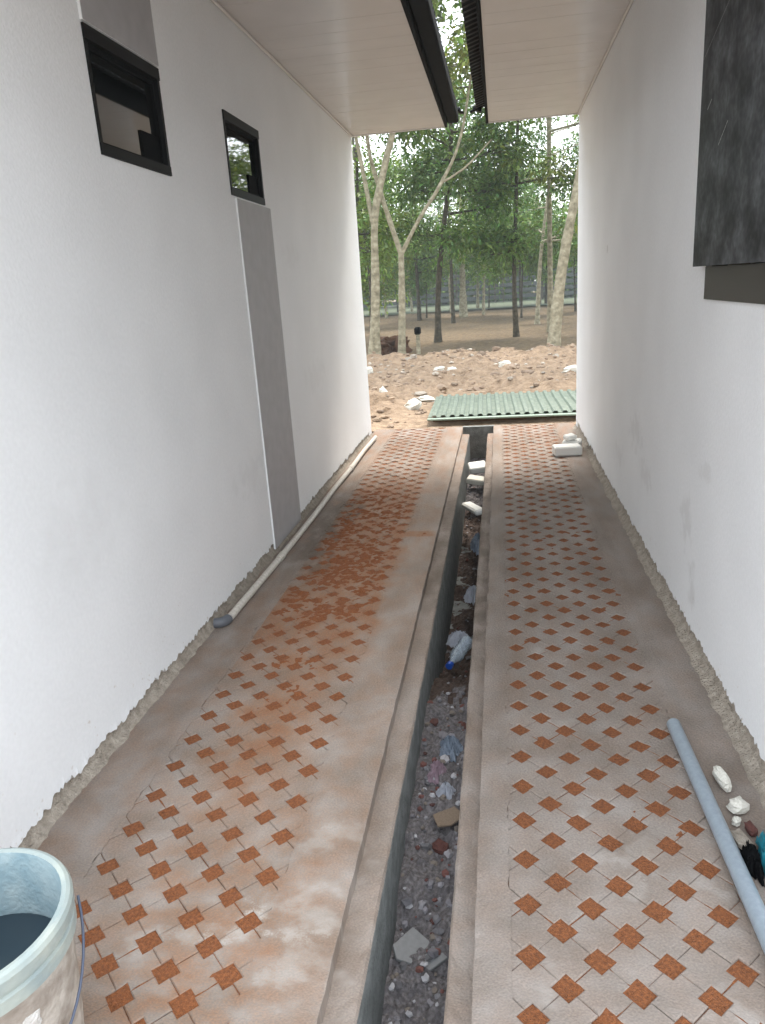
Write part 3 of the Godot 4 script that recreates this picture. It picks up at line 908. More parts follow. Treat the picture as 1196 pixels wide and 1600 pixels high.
func slab(called: String, at: Vector3, poly: PackedVector2Array, th: float, t: Basis, m: Material, label: String, cat: String) -> void:
	# a flat broken piece: a polygon with thickness and a small chamfer
	var b := MB.new()
	var ti := Geometry2D.triangulate_polygon(poly)
	var n := poly.size()
	var cen := Vector2.ZERO
	for p in poly: cen += p / n
	var up := func(p: Vector2, y: float, k: float) -> Vector3:
		var q := p.lerp(cen, k)
		return at + t * Vector3(q.x, y, q.y)
	for i in range(0, ti.size(), 3):
		b.tri(up.call(poly[ti[i]], th, 0.03), up.call(poly[ti[i + 1]], th, 0.03), up.call(poly[ti[i + 2]], th, 0.03), t * Vector3.UP)
		b.tri(up.call(poly[ti[i]], 0.0, 0.0), up.call(poly[ti[i + 1]], 0.0, 0.0), up.call(poly[ti[i + 2]], 0.0, 0.0), t * Vector3.DOWN)
	for i in n:
		var j := (i + 1) % n
		var mid := (poly[i] + poly[j]) * 0.5 - cen
		var hn := t * Vector3(mid.x, 0, mid.y)
		b.quad(up.call(poly[i], 0.0, 0.0), up.call(poly[j], 0.0, 0.0), up.call(poly[j], th * 0.75, 0.0), up.call(poly[i], th * 0.75, 0.0), hn)
		b.quad(up.call(poly[i], th * 0.75, 0.0), up.call(poly[j], th * 0.75, 0.0), up.call(poly[j], th, 0.03), up.call(poly[i], th, 0.03), hn)
	solo(called, b, m, at, label, cat)

func drain_things() -> void:
	var pts := PackedVector2Array([Vector2(-0.075, -0.01), Vector2(-0.02, -0.075), Vector2(0.085, 0.005), Vector2(0.035, 0.05), Vector2(-0.062, 0.03)])
	slab("tile_shard", Vector3(-0.262, -0.315, -1.66), pts, 0.010, Basis.from_euler(Vector3(0.14, 0.05, -0.16)), M.shard, "grey broken tile lying on the rubble in the near end of the drain", "tile")
	# crushed clear water bottle with a blue cap
	var o := root("plastic_bottle", Vector3(-0.24, -0.30, -3.35), "crushed clear plastic bottle with blue cap lying in the drain", "bottle")
	var ax := Vector3(-0.06, -0.015, 0.17).normalized()
	var cpt := Vector3(-0.232, -0.245, -3.34)
	var bt := MB.new()
	var pp := PackedVector3Array(); var rr := PackedFloat32Array()
	var rad := [0.024, 0.029, 0.030, 0.022, 0.029, 0.024, 0.030, 0.028, 0.018, 0.0115, 0.011]
	for i in rad.size():
		pp.append(cpt + ax * (i * 0.0225 - 0.125)); rr.append(rad[i] * 1.2)
	bt.tube(pp, rr, 14)
	part(o, "body", bt, M.bottle)
	var cp := MB.new()
	cp.tube(PackedVector3Array([cpt + ax * 0.098, cpt + ax * 0.122]), PackedFloat32Array([0.0175, 0.0175]), 14)
	part(o, "cap", cp, M.plasticblue)
	crumple("plastic_bag", Vector3(-0.245, -0.285, -3.58), Vector3(0.055, 0.035, 0.075), M.bagwhite, "thin grey white plastic bag behind the crushed bottle in the drain", "plastic bag", 211)
	crumple("plastic_bag", Vector3(-0.265, -0.235, -2.40), Vector3(0.034, 0.030, 0.050), M.bagpink, "crumpled pink plastic bag halfway along the drain", "plastic bag", 213)
	crumple("plastic_bag", Vector3(-0.222, -0.240, -2.56), Vector3(0.045, 0.032, 0.065), M.bagblue, "pale blue plastic bag lying just beyond the pink one in the drain", "plastic bag", 215)
	crumple("plastic_bag", Vector3(-0.225, -0.235, -2.28), Vector3(0.030, 0.024, 0.042), M.bagwhite, "white plastic scrap on the near side of the pink bag in the drain", "plastic bag", 216)
	crumple("plastic_bag", Vector3(-0.185, -0.30, -5.15), Vector3(0.05, 0.055, 0.14), M.bagblue, "blue grey plastic bag in the dark middle of the drain", "plastic bag", 217)
	crumple("plastic_bag", Vector3(-0.20, -0.35, -4.35), Vector3(0.05, 0.04, 0.09), M.bagwhite, "torn white plastic scrap deep in the dark stretch of the drain", "plastic bag", 219)
	var b := MB.new()
	b.obox(Transform3D(Basis.from_euler(Vector3(-0.18, 0.22, 0.10)), Vector3(-0.235, -0.22, -5.75)), Vector3(0.085, 0.045, 0.62), 0.012)
	solo("foam_offcut", b, M.foam, Vector3(-0.235, -0.3, -5.75), "long white foam offcut leaning inside the drain", "foam")
	b = MB.new()
	b.obox(Transform3D(Basis.from_euler(Vector3(0.1, 0.15, 0.08)), Vector3(-0.235, -0.20, -7.05)), Vector3(0.17, 0.06, 0.20), 0.01)
	solo("foam_offcut", b, M.foam, Vector3(-0.235, -0.3, -7.05), "white foam block wedged across the drain near its far end", "foam")
	b = MB.new()
	b.obox(Transform3D(Basis.from_euler(Vector3(0.12, -0.25, -0.12)), Vector3(-0.235, -0.21, -6.60)), Vector3(0.165, 0.05, 0.12), 0.01)
	solo("foam_offcut", b, M.chalk, Vector3(-0.235, -0.3, -6.60), "nearer of the two pale blocks wedged across the drain", "foam")
	pts = PackedVector2Array([Vector2(-0.05, -0.03), Vector2(0.03, -0.04), Vector2(0.055, 0.01), Vector2(0.0, 0.035), Vector2(-0.045, 0.025)])
	slab("cardboard_scrap", Vector3(-0.20, -0.225, -2.12), pts, 0.006, Basis.from_euler(Vector3(0.1, 0.3, 0.15)), M.card, "tan cardboard scrap resting against the right side of the drain", "cardboard")
	slab("cardboard_scrap", Vector3(-0.30, -0.255, -2.86), pts, 0.006, Basis.from_euler(Vector3(-0.1, 1.2, -0.25)), M.card, "brown cardboard scrap against the left drain wall near the pink bag", "cardboard")
	chunk("brick_lump", Vector3(-0.312, -0.30, -1.90), Vector3(0.015, 0.014, 0.017), Vector3(0.4, 0.2, 0), M.redbit, "dark red brick lump by the left drain wall behind the broken tile", "brick")
	chunk("brick_lump", Vector3(-0.225, -0.265, -2.03), Vector3(0.024, 0.016, 0.03), Vector3(0.1, 0.9, 0.2), M.redbit, "dark red brick lump in the middle of the drain rubble", "brick")

# ---------------------------------------------------------------- things in the alley
func alley_things() -> void:
	# loose soil spilt over the left pavers
	var b := MB.new()
	var nn := noise(20.0, 111, 4); var n2 := noise(8.0, 112, 3)
	var nx := 84; var nz := 500
	for j in nz:
		for i in nx:
			var q := []
			var vis := false
			for c in [[0, 0], [1, 0], [1, 1], [0, 1]]:
				var x := lerpf(-1.17, -0.42, float(i + c[0]) / nx)
				var z := lerpf(-1.9, -6.4, float(j + c[1]) / nz)
				var s := soil_amount(x, z)
				var y := -0.0142 + s * 0.0145 + 0.014 * nn.get_noise_2d(x, z) * (0.4 + 0.6 * s) + 0.006 * s * n2.get_noise_2d(x, z)
				if y > -0.008: vis = true
				q.append(Vector3(x, y, z))
			if vis: b.quad(q[0], q[1], q[2], q[3], Vector3.UP)
	var so := solo("soil_spill", b, M.soil, Vector3(-0.9, 0, -4.0), "rust red loose soil spilt over the left pavers", "soil")
	so.set_meta("kind", "stuff")
	# white pipe along the left wall, two lengths with a coupling and a grey elbow
	var o := root("white_pipe", Vector3(-1.30, 0, -5.3), "thin white plastic pipe lying along the foot of the left wall", "pipe")
	var path := [Vector3(-1.318, 0.022, -3.17), Vector3(-1.301, 0.022, -4.02), Vector3(-1.297, 0.023, -4.8), Vector3(-1.302, 0.026, -5.5), Vector3(-1.294, 0.030, -6.2), Vector3(-1.302, 0.030, -6.9), Vector3(-1.292, 0.032, -7.55)]
	var p1 := MB.new()
	p1.tube(PackedVector3Array([path[0], path[1]]), PackedFloat32Array([0.0185, 0.0185]), 16)
	part(o, "pipe_length", p1, M.pvcwhite)
	var cv := Curve3D.new()
	for i in range(1, path.size()):
		var tg := Vector3(0, 0, -0.22)
		cv.add_point(path[i], -tg, tg)
	var bp := cv.tessellate_even_length(5, 0.12)
	var br := PackedFloat32Array(); br.resize(bp.size()); br.fill(0.0185)
	var p2 := MB.new()
	p2.tube(bp, br, 16)
	part(o, "pipe_length", p2, M.pvcwhite)
	for k in [[1, 0.0], [4, 0.0]]:
		var c := MB.new()
		var cpos: Vector3 = path[k[0]]
		c.tube(PackedVector3Array([cpos + Vector3(0, 0, 0.035), cpos - Vector3(0, 0, 0.035)]), PackedFloat32Array([0.0225, 0.0225]), 16)
		part(o, "coupling", c, M.pvcwhite)
	var el := MB.new()
	var ep := PackedVector3Array(); var er := PackedFloat32Array()
	for i in 8:
		var a := PI * 0.5 * i / 7.0
		ep.append(path[0] + Vector3(-0.05 * (1.0 - cos(a)), 0.004, 0.02 + 0.05 * sin(a))); er.append(0.024)
	el.tube(ep, er, 16)
	part(o, "elbow", el, M.greycap, "grey elbow at the near end of the pipe")
	# grey pipe on the right pavers
	var g := MB.new()
	g.pipe(Vector3(0.556, 0.0245, -2.335), Vector3(0.592, 0.0245, -1.02), 0.0225, 0.0185, 24)
	solo("grey_pipe", g, M.pvcgrey, Vector3(0.574, 0.0, -1.68), "straight grey plastic pipe lying on the right pavers", "pipe")
	chunk("plaster_chunk", Vector3(0.634, 0.027, -2.045), Vector3(0.019, 0.026, 0.050), Vector3(0.05, 0.15, 0.1), M.chalk, "long pale plaster chunk between the grey pipe and the right wall", "rubble", 0.12)
	chunk("plaster_chunk", Vector3(0.646, 0.022, -1.925), Vector3(0.030, 0.021, 0.026), Vector3(0.1, 0.5, -0.1), M.chalk, "white blocky plaster chunk next to the grey pipe, nearer than the long one", "rubble", 0.12)
	chunk("plaster_chunk", Vector3(0.628, 0.012, -1.872), Vector3(0.018, 0.011, 0.013), Vector3(0, 1.0, 0), M.chalk, "smallest pale plaster crumb beside the grey pipe", "rubble", 0.2)
	chunk("cement_lump", Vector3(0.618, 0.012, -1.795), Vector3(0.022, 0.012, 0.045), Vector3(0, 0.3, 0), M.mortar, "flat grey cement lump beside the black cloth and the grey pipe", "rubble", 0.15)
	crumple("cloth", Vector3(0.624, 0.024, -1.715), Vector3(0.020, 0.028, 0.062), M.blacksoft, "crumpled black cloth against the right wall beside the grey pipe", "cloth", 221)
	chunk("brick_lump", Vector3(0.655, 0.016, -1.838), Vector3(0.013, 0.015, 0.024), Vector3(0.1, 0.3, 0.2), M.redbit, "dark red lump behind the black cloth at the right wall", "brick", 0.15)
	crumple("plastic_bag", Vector3(0.664, 0.048, -1.715), Vector3(0.022, 0.058, 0.075), M.teal, "teal plastic bag at the right wall beside the black cloth", "plastic bag", 223)
	# white foam block far right
	var f := MB.new()
	f.obox(Transform3D(Basis.from_euler(Vector3(0.0, 0.12, 0.0)), Vector3(0.562, 0.044, -6.60)), Vector3(0.235, 0.082, 0.15), 0.010)
	f.obox(Transform3D(Basis.from_euler(Vector3(0.0, -0.2, 0.03)), Vector3(0.620, 0.050, -6.78)), Vector3(0.16, 0.09, 0.16), 0.012)
	solo("foam_block", f, M.foam, Vector3(0.58, 0.0, -6.66), "white foam block on the right pavers near the far end", "foam")
	f = MB.new()
	f.obox(Transform3D(Basis.from_euler(Vector3(0.1, 0.5, 0.1)), Vector3(0.600, 0.124, -6.76)), Vector3(0.10, 0.045, 0.09), 0.012)
	solo("foam_piece", f, M.foam, Vector3(0.60, 0.1, -6.76), "small white foam piece lying on the foam block", "foam")
	bucket()

func bucket() -> void:
	var c := Vector3(-1.035, 0.001, -1.005)
	var o := root("paint_bucket", c, "pale blue plastic paint bucket smeared with dried cement at lower left", "bucket")
	var H := 0.40; var R := 0.190; var rb := 0.158
	var b := MB.new()
	b.lathe(c, [Vector2(0.0, 0.0), Vector2(rb - 0.006, 0.0), Vector2(rb, 0.006), Vector2(rb + 0.010, 0.10), Vector2(rb + 0.019, 0.22), Vector2(rb + 0.025, 0.315)], 56, true)
	for i in b.n.size(): b.n[i] = -b.n[i]
	part(o, "body", fixn(b, c, false), M.bucketmud, "bucket side caked with dried cement")
	var rm := MB.new()
	rm.lathe(c, [Vector2(rb + 0.025, 0.315), Vector2(R - 0.004, 0.318), Vector2(R + 0.004, 0.322), Vector2(R + 0.004, 0.348), Vector2(R - 0.001, 0.352), Vector2(R - 0.001, 0.362), Vector2(R + 0.007, 0.365), Vector2(R + 0.008, 0.388), Vector2(R + 0.004, H - 0.003), Vector2(R - 0.003, H), Vector2(R - 0.012, H - 0.002)], 56)
	part(o, "rim", fixn(rm, c, false), M.bucketrim)
	var ins := MB.new()
	ins.lathe(c, [Vector2(R - 0.012, H - 0.002), Vector2(R - 0.014, H - 0.03), Vector2(rb + 0.012, 0.20), Vector2(rb - 0.004, 0.02), Vector2(0.0, 0.016)], 56)
	part(o, "inner_wall", fixn(ins, c, true), M.bucket)
	var wa := MB.new()
	wa.lathe(c, [Vector2(rb + 0.0115, 0.245), Vector2(0.0, 0.245)], 56)
	part(o, "dirty_water", fixn(wa, c, false, true), M.water)
	# carrying wire hanging down the side
	var h := MB.new()
	var pp := PackedVector3Array(); var pr := PackedFloat32Array()
	for i in 33:
		var t := i / 32.0
		var a := lerpf(-0.75, 2.40, t)
		var y := 0.335 - 0.215 * sin(PI * t)
		var rr := rb + 0.008 + 0.030 * y / 0.4 + 0.012
		pp.append(c + Vector3(cos(a) * rr, y, sin(a) * rr)); pr.append(0.0028)
	h.tube(pp, pr, 8)
	part(o, "handle", h, plain(Color(0.30, 0.33, 0.40), 0.5))
	# cement crusts on the side
	for s in [[0.42, 0.25, 0.030], [0.85, 0.17, 0.026], [1.5, 0.24, 0.03]]:
		var k := MB.new()
		var rr: float = rb + 0.024 * s[1] / 0.3 - 0.001
		var bs := Basis(Vector3.UP, -s[0])
		k.rock(Transform3D(bs * Basis.from_scale(Vector3(0.004, s[2], s[2] * 0.7)), c + Vector3(cos(s[0]) * rr, s[1], sin(s[0]) * rr)), rng, 0.2, 6, 10)
		part(o, "cement_crust", k, M.render_edge)

func fixn(b: MB, c: Vector3, inward: bool, up := false) -> MB:
	# turn lathe faces to look outward (or inward)
	for i in range(0, b.v.size(), 3):
		var mid := (b.v[i] + b.v[i + 1] + b.v[i + 2]) / 3.0 - c
		var want := Vector3(mid.x, 0, mid.z)
		if inward: want = -want
		if up: want = Vector3.UP
		var g := (b.v[i + 2] - b.v[i]).cross(b.v[i + 1] - b.v[i])
		if up or absf(g.normalized().y) < 0.85:
			for k in 3:
				if b.n[i + k].dot(want) < 0.0: b.n[i + k] = -b.n[i + k]
		else:
			var nu := b.n[i].y > 0.0
			var wu := mid.y > 0.1
			if inward: wu = true
			if nu != wu:
				for k in 3: b.n[i + k] = -b.n[i + k]
		if g.dot(b.n[i]) < 0.0:
			var t := b.v[i + 1]; b.v[i + 1] = b.v[i + 2]; b.v[i + 2] = t
			t = b.n[i + 1]; b.n[i + 1] = b.n[i + 2]; b.n[i + 2] = t
	return b

# ---------------------------------------------------------------- outside
var n_earth := noise(0.9, 121, 5)
var n_earth2 := noise(4.5, 122, 4)
func earth_height(x: float, z: float) -> float:
	var k := sm(-8.2, -9.6, z)
	var h := -0.03 + k * (0.10 + 0.16 * n_earth.get_noise_2d(x, z) + 0.075 * n_earth2.get_noise_2d(x, z))
	h += 0.40 * exp(-pow((x + 3.2) / 0.8, 2) - pow((z + 18.4) / 0.6, 2)) * 0.0
	var sheet := (1.0 - sm(0.9, 1.5, absf(x - 0.55) - 0.6)) * (1.0 - sm(-10.2, -10.8, z))
	h = lerpf(h, minf(h, -0.01), sheet)
	var fade := sm(-17.6, -16.4, z + 0.7 * n_earth.get_noise_2d(x * 0.7, 3.0)) * (1.0 - sm(6.0, 8.0, absf(x)))
	return lerpf(-0.12, h, fade)

func outside() -> void:
	var g := MB.new()
	var Y := -0.06
	var big := 160.0
	# one sheet with the alley's strip left out
	var xs := [-big, -40.0, -12.0, -1.40, 0.77, 12.0, 40.0, big]
	var zs := [-big, -80.0, -40.0, -20.0, -8.21, 1.5, 20.0, big]
	for i in xs.size() - 1:
		for j in zs.size() - 1:
			if i == 3 and j == 4: continue
			g.quad(Vector3(xs[i], Y, zs[j]), Vector3(xs[i + 1], Y, zs[j]), Vector3(xs[i + 1], Y, zs[j + 1]), Vector3(xs[i], Y, zs[j + 1]), Vector3.UP)
	structure("ground", g, M.litter)
	var e := MB.new()
	var nx := 200; var nz := 170
	for i in nx:
		for j in nz:
			var q := []
			for c in [[0, 0], [1, 0], [1, 1], [0, 1]]:
				var x := lerpf(-7.5, 7.5, float(i + c[0]) / nx)
				var z := lerpf(-8.21, -18.5, float(j + c[1]) / nz)
				q.append(Vector3(x, earth_height(x, z), z))
			e.quad(q[0], q[1], q[2], q[3], Vector3.UP)
	structure("bare_earth", e, M.earth)
	# gentle rises of leaf litter among the trunks
	var l := MB.new()
	var nl := noise(0.35, 131, 4)
	for i in 120:
		for j in 140:
			var q := []
			for c in [[0, 0], [1, 0], [1, 1], [0, 1]]:
				var x := lerpf(-16, 16, float(i + c[0]) / 120); var z := lerpf(-15.5, -44.0, float(j + c[1]) / 140)
				var y := -0.05 + 0.07 * nl.get_noise_2d(x, z)
				q.append(Vector3(x, y, z))
			l.quad(q[0], q[1], q[2], q[3], Vector3.UP)
	structure("leaf_litter", l, M.litter)
	var v := MB.new()
	v.quad(Vector3(-60, 0.03, -44), Vector3(60, 0.03, -44), Vector3(60, 0.03, -75), Vector3(-60, 0.03, -75), Vector3.UP)
	structure("grass_verge", v, M.grass)
	# clods
	var st := MB.new()
	for i in 1700:
		var z := -8.4 - 8.4 * rng.randf()
		var x := rng.randf_range(-4.5, 4.0)
		if x > -0.95 and x < 2.2 and z > -10.6: continue
		var sz := rng.randf_range(0.010, 0.04) * (1.0 if rng.randf() < 0.9 else 2.0)
		var k := rng.randf_range(0.75, 1.35)
		st.col = Color(0.29 * k, 0.215 * k, 0.155 * k) if rng.randf() < 0.8 else Color(0.40 * k, 0.35 * k, 0.29 * k)
		var bs := Basis.from_euler(Vector3(rng.randf() * 6, rng.randf() * 6, rng.randf() * 6)).scaled(Vector3(sz * rng.randf_range(0.8, 1.6), sz * rng.randf_range(0.5, 0.9), sz))
		st.rock(Transform3D(bs, Vector3(x, earth_height(x, z) + sz * 0.25, z)), rng, 0.22, 4, 6)
	var o := solo("clods", st, M.stone, Vector3(0, 0, -12), "clods and stones strewn over the bare earth beyond the alley", "clods")
	o.set_meta("kind", "stuff")
	# white rubble pieces
	var wh := [
		[Vector3(-1.62, 0.05, -10.35), Vector3(0.045, 0.05, 0.13), Vector3(0.3, 0.5, 0.2), "white block standing askew in the earth by the left wall's end"],
		[Vector3(-1.12, 0.06, -9.45), Vector3(0.13, 0.07, 0.10), Vector3(0.2, 0.7, 0.3), "largest white rubble piece left of the green sheet"],
		[Vector3(-0.98, 0.09, -10.15), Vector3(0.12, 0.05, 0.08), Vector3(0.2, 0.2, -0.2), "white rubble piece behind the far left corner of the green sheet"],
		[Vector3(-1.06, 0.10, -13.2), Vector3(0.11, 0.06, 0.09), Vector3(0, 0.4, 0.1), "white stone on the bare earth, left of a pair"],
		[Vector3(-0.82, 0.10, -13.0), Vector3(0.10, 0.06, 0.09), Vector3(0.2, 1.0, 0), "white stone on the bare earth, right of a pair"],
		[Vector3(0.07, 0.12, -13.6), Vector3(0.12, 0.06, 0.08), Vector3(0, 0.2, 0.1), "lone white stone in the middle of the bare earth"],
		[Vector3(1.12, 0.13, -12.0), Vector3(0.20, 0.07, 0.10), Vector3(0, 0.3, 0.1), "flat white slab piece by the right wall's end"],
		[Vector3(-2.30, 0.10, -13.2), Vector3(0.09, 0.08, 0.09), Vector3(0, 0.3, 0.1), "white stone on the earth close to the left wall's end"],
	]
	for a in wh:
		var p: Vector3 = a[0]
		p.y = earth_height(p.x, p.z) + a[1].y * 0.5
		chunk("rubble_piece", p, a[1], a[2], M.chalk, a[3], "rubble", 0.22)
	green_sheet()
	# (post and heap)
	# small dark topped post and dug reddish heap
	var pr := root("marker_post", Vector3(-1.90, -0.05, -17.9), "short pale marker post with a black cap standing among the trees", "post")
	var pb := MB.new()
	pb.tube(PackedVector3Array([Vector3(-1.90, -0.1, -17.9), Vector3(-1.90, 0.42, -17.9)]), PackedFloat32Array([0.05, 0.045]), 10)
	part(pr, "shaft", pb, M.bark)
	var pc := MB.new()
	pc.obox(Transform3D(Basis(), Vector3(-1.90, 0.50, -17.9)), Vector3(0.15, 0.17, 0.15), 0.03)
	part(pr, "cap", pc, M.blacksoft)
	var hr := root("earth_heap", Vector3(-2.75, -0.05, -18.5), "heap of reddish dug earth between the two left trunks", "earth heap")
	for i in 7:
		var lb := MB.new()
		var lp := Vector3(-2.98 + 0.17 * (i % 4) + 0.05 * i, 0.03 + (0.16 if i > 3 else 0.0), -18.3 - 0.14 * (i % 3))
		lb.rock(Transform3D(Basis.from_euler(Vector3(0.2 * i, 0.7 * i, 0.1)) * Basis.from_scale(Vector3(0.22 - 0.01 * i, 0.15, 0.20)), lp), rng, 0.28, 8, 11)
		part(hr, "earth_lump", lb, M.heap)
	fence()

func green_sheet() -> void:
	var r := root("roofing_sheet", Vector3(0.55, 0.0, -9.3), "green corrugated roofing sheet lying across the far end of the drain", "roofing sheet")
	var b := MB.new()
	var x0 := -0.83; var x1 := 1.98
	var yb := 0.055
	var z0 := -8.46; var z1 := -10.05
	var prof := []
	var x := x0
	while x < x1:
		prof.append(Vector2(x, 0.0)); prof.append(Vector2(x + 0.040, 0.0)); prof.append(Vector2(x + 0.054, 0.022)); prof.append(Vector2(x + 0.090, 0.022))
		x += 0.104
	for s in [0.0, 0.004]:
		for i in prof.size() - 1:
			var p: Vector2 = prof[i]; var q: Vector2 = prof[i + 1]
			var n := 8
			for k in n:
				var za := lerpf(z0, z1, float(k) / n); var zb := lerpf(z0, z1, float(k + 1) / n)
				var fa: float = yb + 0.010 * sin(k * 0.9) * float(k) / n + s
				var fb: float = yb + 0.010 * sin((k + 1) * 0.9) * float(k + 1) / n + s
				b.quad(Vector3(p.x - 0.03 * k / n, fa + p.y, za), Vector3(q.x - 0.03 * k / n, fa + q.y, za), Vector3(q.x - 0.03 * (k + 1) / n, fb + q.y, zb), Vector3(p.x - 0.03 * (k + 1) / n, fb + p.y, zb), Vector3(0, 1 if s > 0 else -1, 0))
	for i in prof.size() - 1:
		var p: Vector2 = prof[i]; var q: Vector2 = prof[i + 1]
		b.quad(Vector3(p.x, yb + p.y, z0), Vector3(q.x, yb + q.y, z0), Vector3(q.x, yb + 0.004 + q.y, z0), Vector3(p.x, yb + 0.004 + p.y, z0), Vector3(0, 0, 1))
	part(r, "corrugated_panel", b, M.green)
	var l := MB.new()
	l.obox(Transform3D(Basis(), Vector3((x0 + x1) * 0.5, yb - 0.010, z0 + 0.055)), Vector3(x1 - x0, 0.018, 0.085), 0.003)
	part(r, "front_flange", l, M.greenlip)
	var bt := MB.new()
	for zz in [-8.55, -9.85]:
		bt.box(Vector3(x0 + 0.05, -0.06, zz), Vector3(x1 - 0.05, yb - 0.021 if zz > -9.0 else yb - 0.003, zz - 0.06))
	part(r, "batten", bt, M.wood)

func fence() -> void:
	var z := -56.0
	var r := root("slatted_fence", Vector3(0, 0, z), "long dark slatted fence closing the far edge of the plantation", "fence")
	for k in range(-3, 3):
		for i in 5:
			var b := MB.new()
			b.box(Vector3(k * 6.0 + 0.02, 0.25 + 0.40 * i, z - 0.03), Vector3(k * 6.0 + 5.98, 0.25 + 0.40 * i + 0.26, z + 0.03))
			part(r, "slat", b, M.slat)
		for px in [0.3, 3.0, 5.7]:
			var p := MB.new()
			p.box(Vector3(k * 6.0 + px - 0.06, -0.05, z + 0.03), Vector3(k * 6.0 + px + 0.06, 2.3, z + 0.14))
			part(r, "post", p, M.barkdark)

# ---------------------------------------------------------------- trees
# leaf clumps: each a list of leaves [root, side point, tip, other side point, normal, tone]
var clumps := []
func make_clumps() -> void:
	for v in 6:
		var cl := []
		for i in 30:
			var d := Vector3(rng.randfn(), rng.randfn() * 0.55, rng.randfn()) * 0.21
			var dir := (d.normalized() + Vector3(rng.randf_range(-0.7, 0.7), rng.randf_range(-0.8, 0.2), rng.randf_range(-0.7, 0.7))).normalized()
			var up := Vector3(rng.randf_range(-0.5, 0.5), 1.0, rng.randf_range(-0.5, 0.5)).normalized()
			var sd := dir.cross(up).normalized()
			var nn := sd.cross(dir).normalized()
			var L := rng.randf_range(0.10, 0.17); var Wd := L * rng.randf_range(0.20, 0.28)
			var k := rng.randf_range(0.65, 1.35)
			cl.append([d, d + dir * L * 0.45 + sd * Wd + nn * 0.012, d + dir * L - nn * L * 0.12, d + dir * L * 0.45 - sd * Wd + nn * 0.012, nn, Color(k * rng.randf_range(0.85, 1.2), k, k * rng.randf_range(0.7, 1.1))])
		clumps.append(cl)

func crown_mesh(xf: Array, tint: Color) -> ArrayMesh:
	var b := MB.new()
	for t in xf:
		var k := rng.randf_range(0.7, 1.35)
		var tc := Color(tint.r * k * rng.randf_range(0.85, 1.25), tint.g * k, tint.b * k * rng.randf_range(0.7, 1.2))
		for lf in clumps[rng.randi() % 6]:
			var p0: Vector3 = t * lf[0]; var p1: Vector3 = t * lf[1]; var p2: Vector3 = t * lf[2]; var p3: Vector3 = t * lf[3]
			var c: Color = lf[5]
			c = Color(minf(tc.r * c.r, 1.0), minf(tc.g * c.g, 1.0), minf(tc.b * c.b, 1.0))
			var n1 := (p2 - p0).cross(p1 - p0).normalized(); var n2 := (p3 - p0).cross(p2 - p0).normalized()
			b.v.append_array([p0, p1, p2, p0, p2, p3]); b.n.append_array([n1, n1, n1, n2, n2, n2]); b.c.append_array([c, c, c, c, c, c])
	b.uv.resize(b.v.size())
	return b.commit()

func limb(b: MB, a: Vector3, c: Vector3, r0: float, r1: float, bend: float) -> void:
	var pp := PackedVector3Array(); var rr := PackedFloat32Array()
	var o := Vector3(rng.randf_range(-1, 1), rng.randf_range(-0.4, 0.4), rng.randf_range(-1, 1)) * bend
	for i in 7:
		var t := i / 6.0
		pp.append(a.lerp(c, t) + o * sin(PI * t) + Vector3(rng.randf_range(-1, 1), 0, rng.randf_range(-1, 1)) * r0 * 0.25)
		rr.append(lerpf(r0, r1, t))
	b.tube(pp, rr, 7, true)

# stems: list of [points, r0, r1]; blobs: list of [centre, radii, clumps]
func tree(called: String, at: Vector3, stems: Array, blobs: Array, tint: Color, bark: Material, label: String, group := "", leafscale := 1.0) -> Node3D:
	var r := root(called, at, label, "tree", group)
	var t := MB.new()
	var tips := []
	for s in stems:
		var cv := Curve3D.new()
		var P: Array = s[0]
		for i in P.size():
			var tg: Vector3 = (P[mini(i + 1, P.size() - 1)] - P[maxi(i - 1, 0)]) * 0.18
			cv.add_point(P[i], -tg, tg)
		var pp := cv.tessellate_even_length(5, 0.35)
		var rr := PackedFloat32Array()
		for i in pp.size():
			var f := float(i) / maxi(1, pp.size() - 1)
			var ra: float = lerpf(s[1], s[2], f)
			if s[3]: ra *= 1.0 + 0.55 * exp(-f * 14.0)
			rr.append(ra * rng.randf_range(0.93, 1.07))
		t.tube(pp, rr, 10, true)
		tips.append([pp, s[1], s[2]])
	var xf := []
	for bl in blobs:
		var c: Vector3 = bl[0]; var rad: Vector3 = bl[1]
		# a limb from the nearest stem
		var best := Vector3.ZERO; var bd := 1e9; var brad := 0.03
		for tp in tips:
			var pp: PackedVector3Array = tp[0]
			for i in range(int(pp.size() * 0.35), pp.size()):
				var d := pp[i].distance_to(c) + maxf(0.0, pp[i].y - c.y) * 1.5
				if d < bd:
					bd = d; best = pp[i]; brad = lerpf(tp[1], tp[2], float(i) / pp.size())
		limb(t, best, c, minf(brad * 0.6, 0.055), 0.012, 0.12)
		for k in 3:
			var d2 := Vector3(rng.randf_range(-1, 1), rng.randf_range(-0.3, 0.8), rng.randf_range(-1, 1)).normalized() * rad * 0.8
			limb(t, best.lerp(c, rng.randf_range(0.5, 0.95)), c + d2, 0.016, 0.005, 0.05)
		for k in bl[2]:
			var d := Vector3(rng.randfn(), rng.randfn(), rng.randfn()).normalized() * pow(rng.randf(), 0.5)
			var sc := rng.randf_range(0.75, 1.3) * leafscale
			var ba := Basis.from_euler(Vector3(rng.randf_range(-0.6, 0.6), rng.randf() * TAU, rng.randf_range(-0.6, 0.6))).scaled(Vector3.ONE * sc)
			xf.append(Transform3D(ba, c + d * rad - at))
	part(r, "trunk", t, bark)
	var mi := MeshInstance3D.new()
	mi.mesh = crown_mesh(xf, tint); mi.material_override = M.leaf; mi.name = "crown"
	r.add_child(mi, true)
	return r

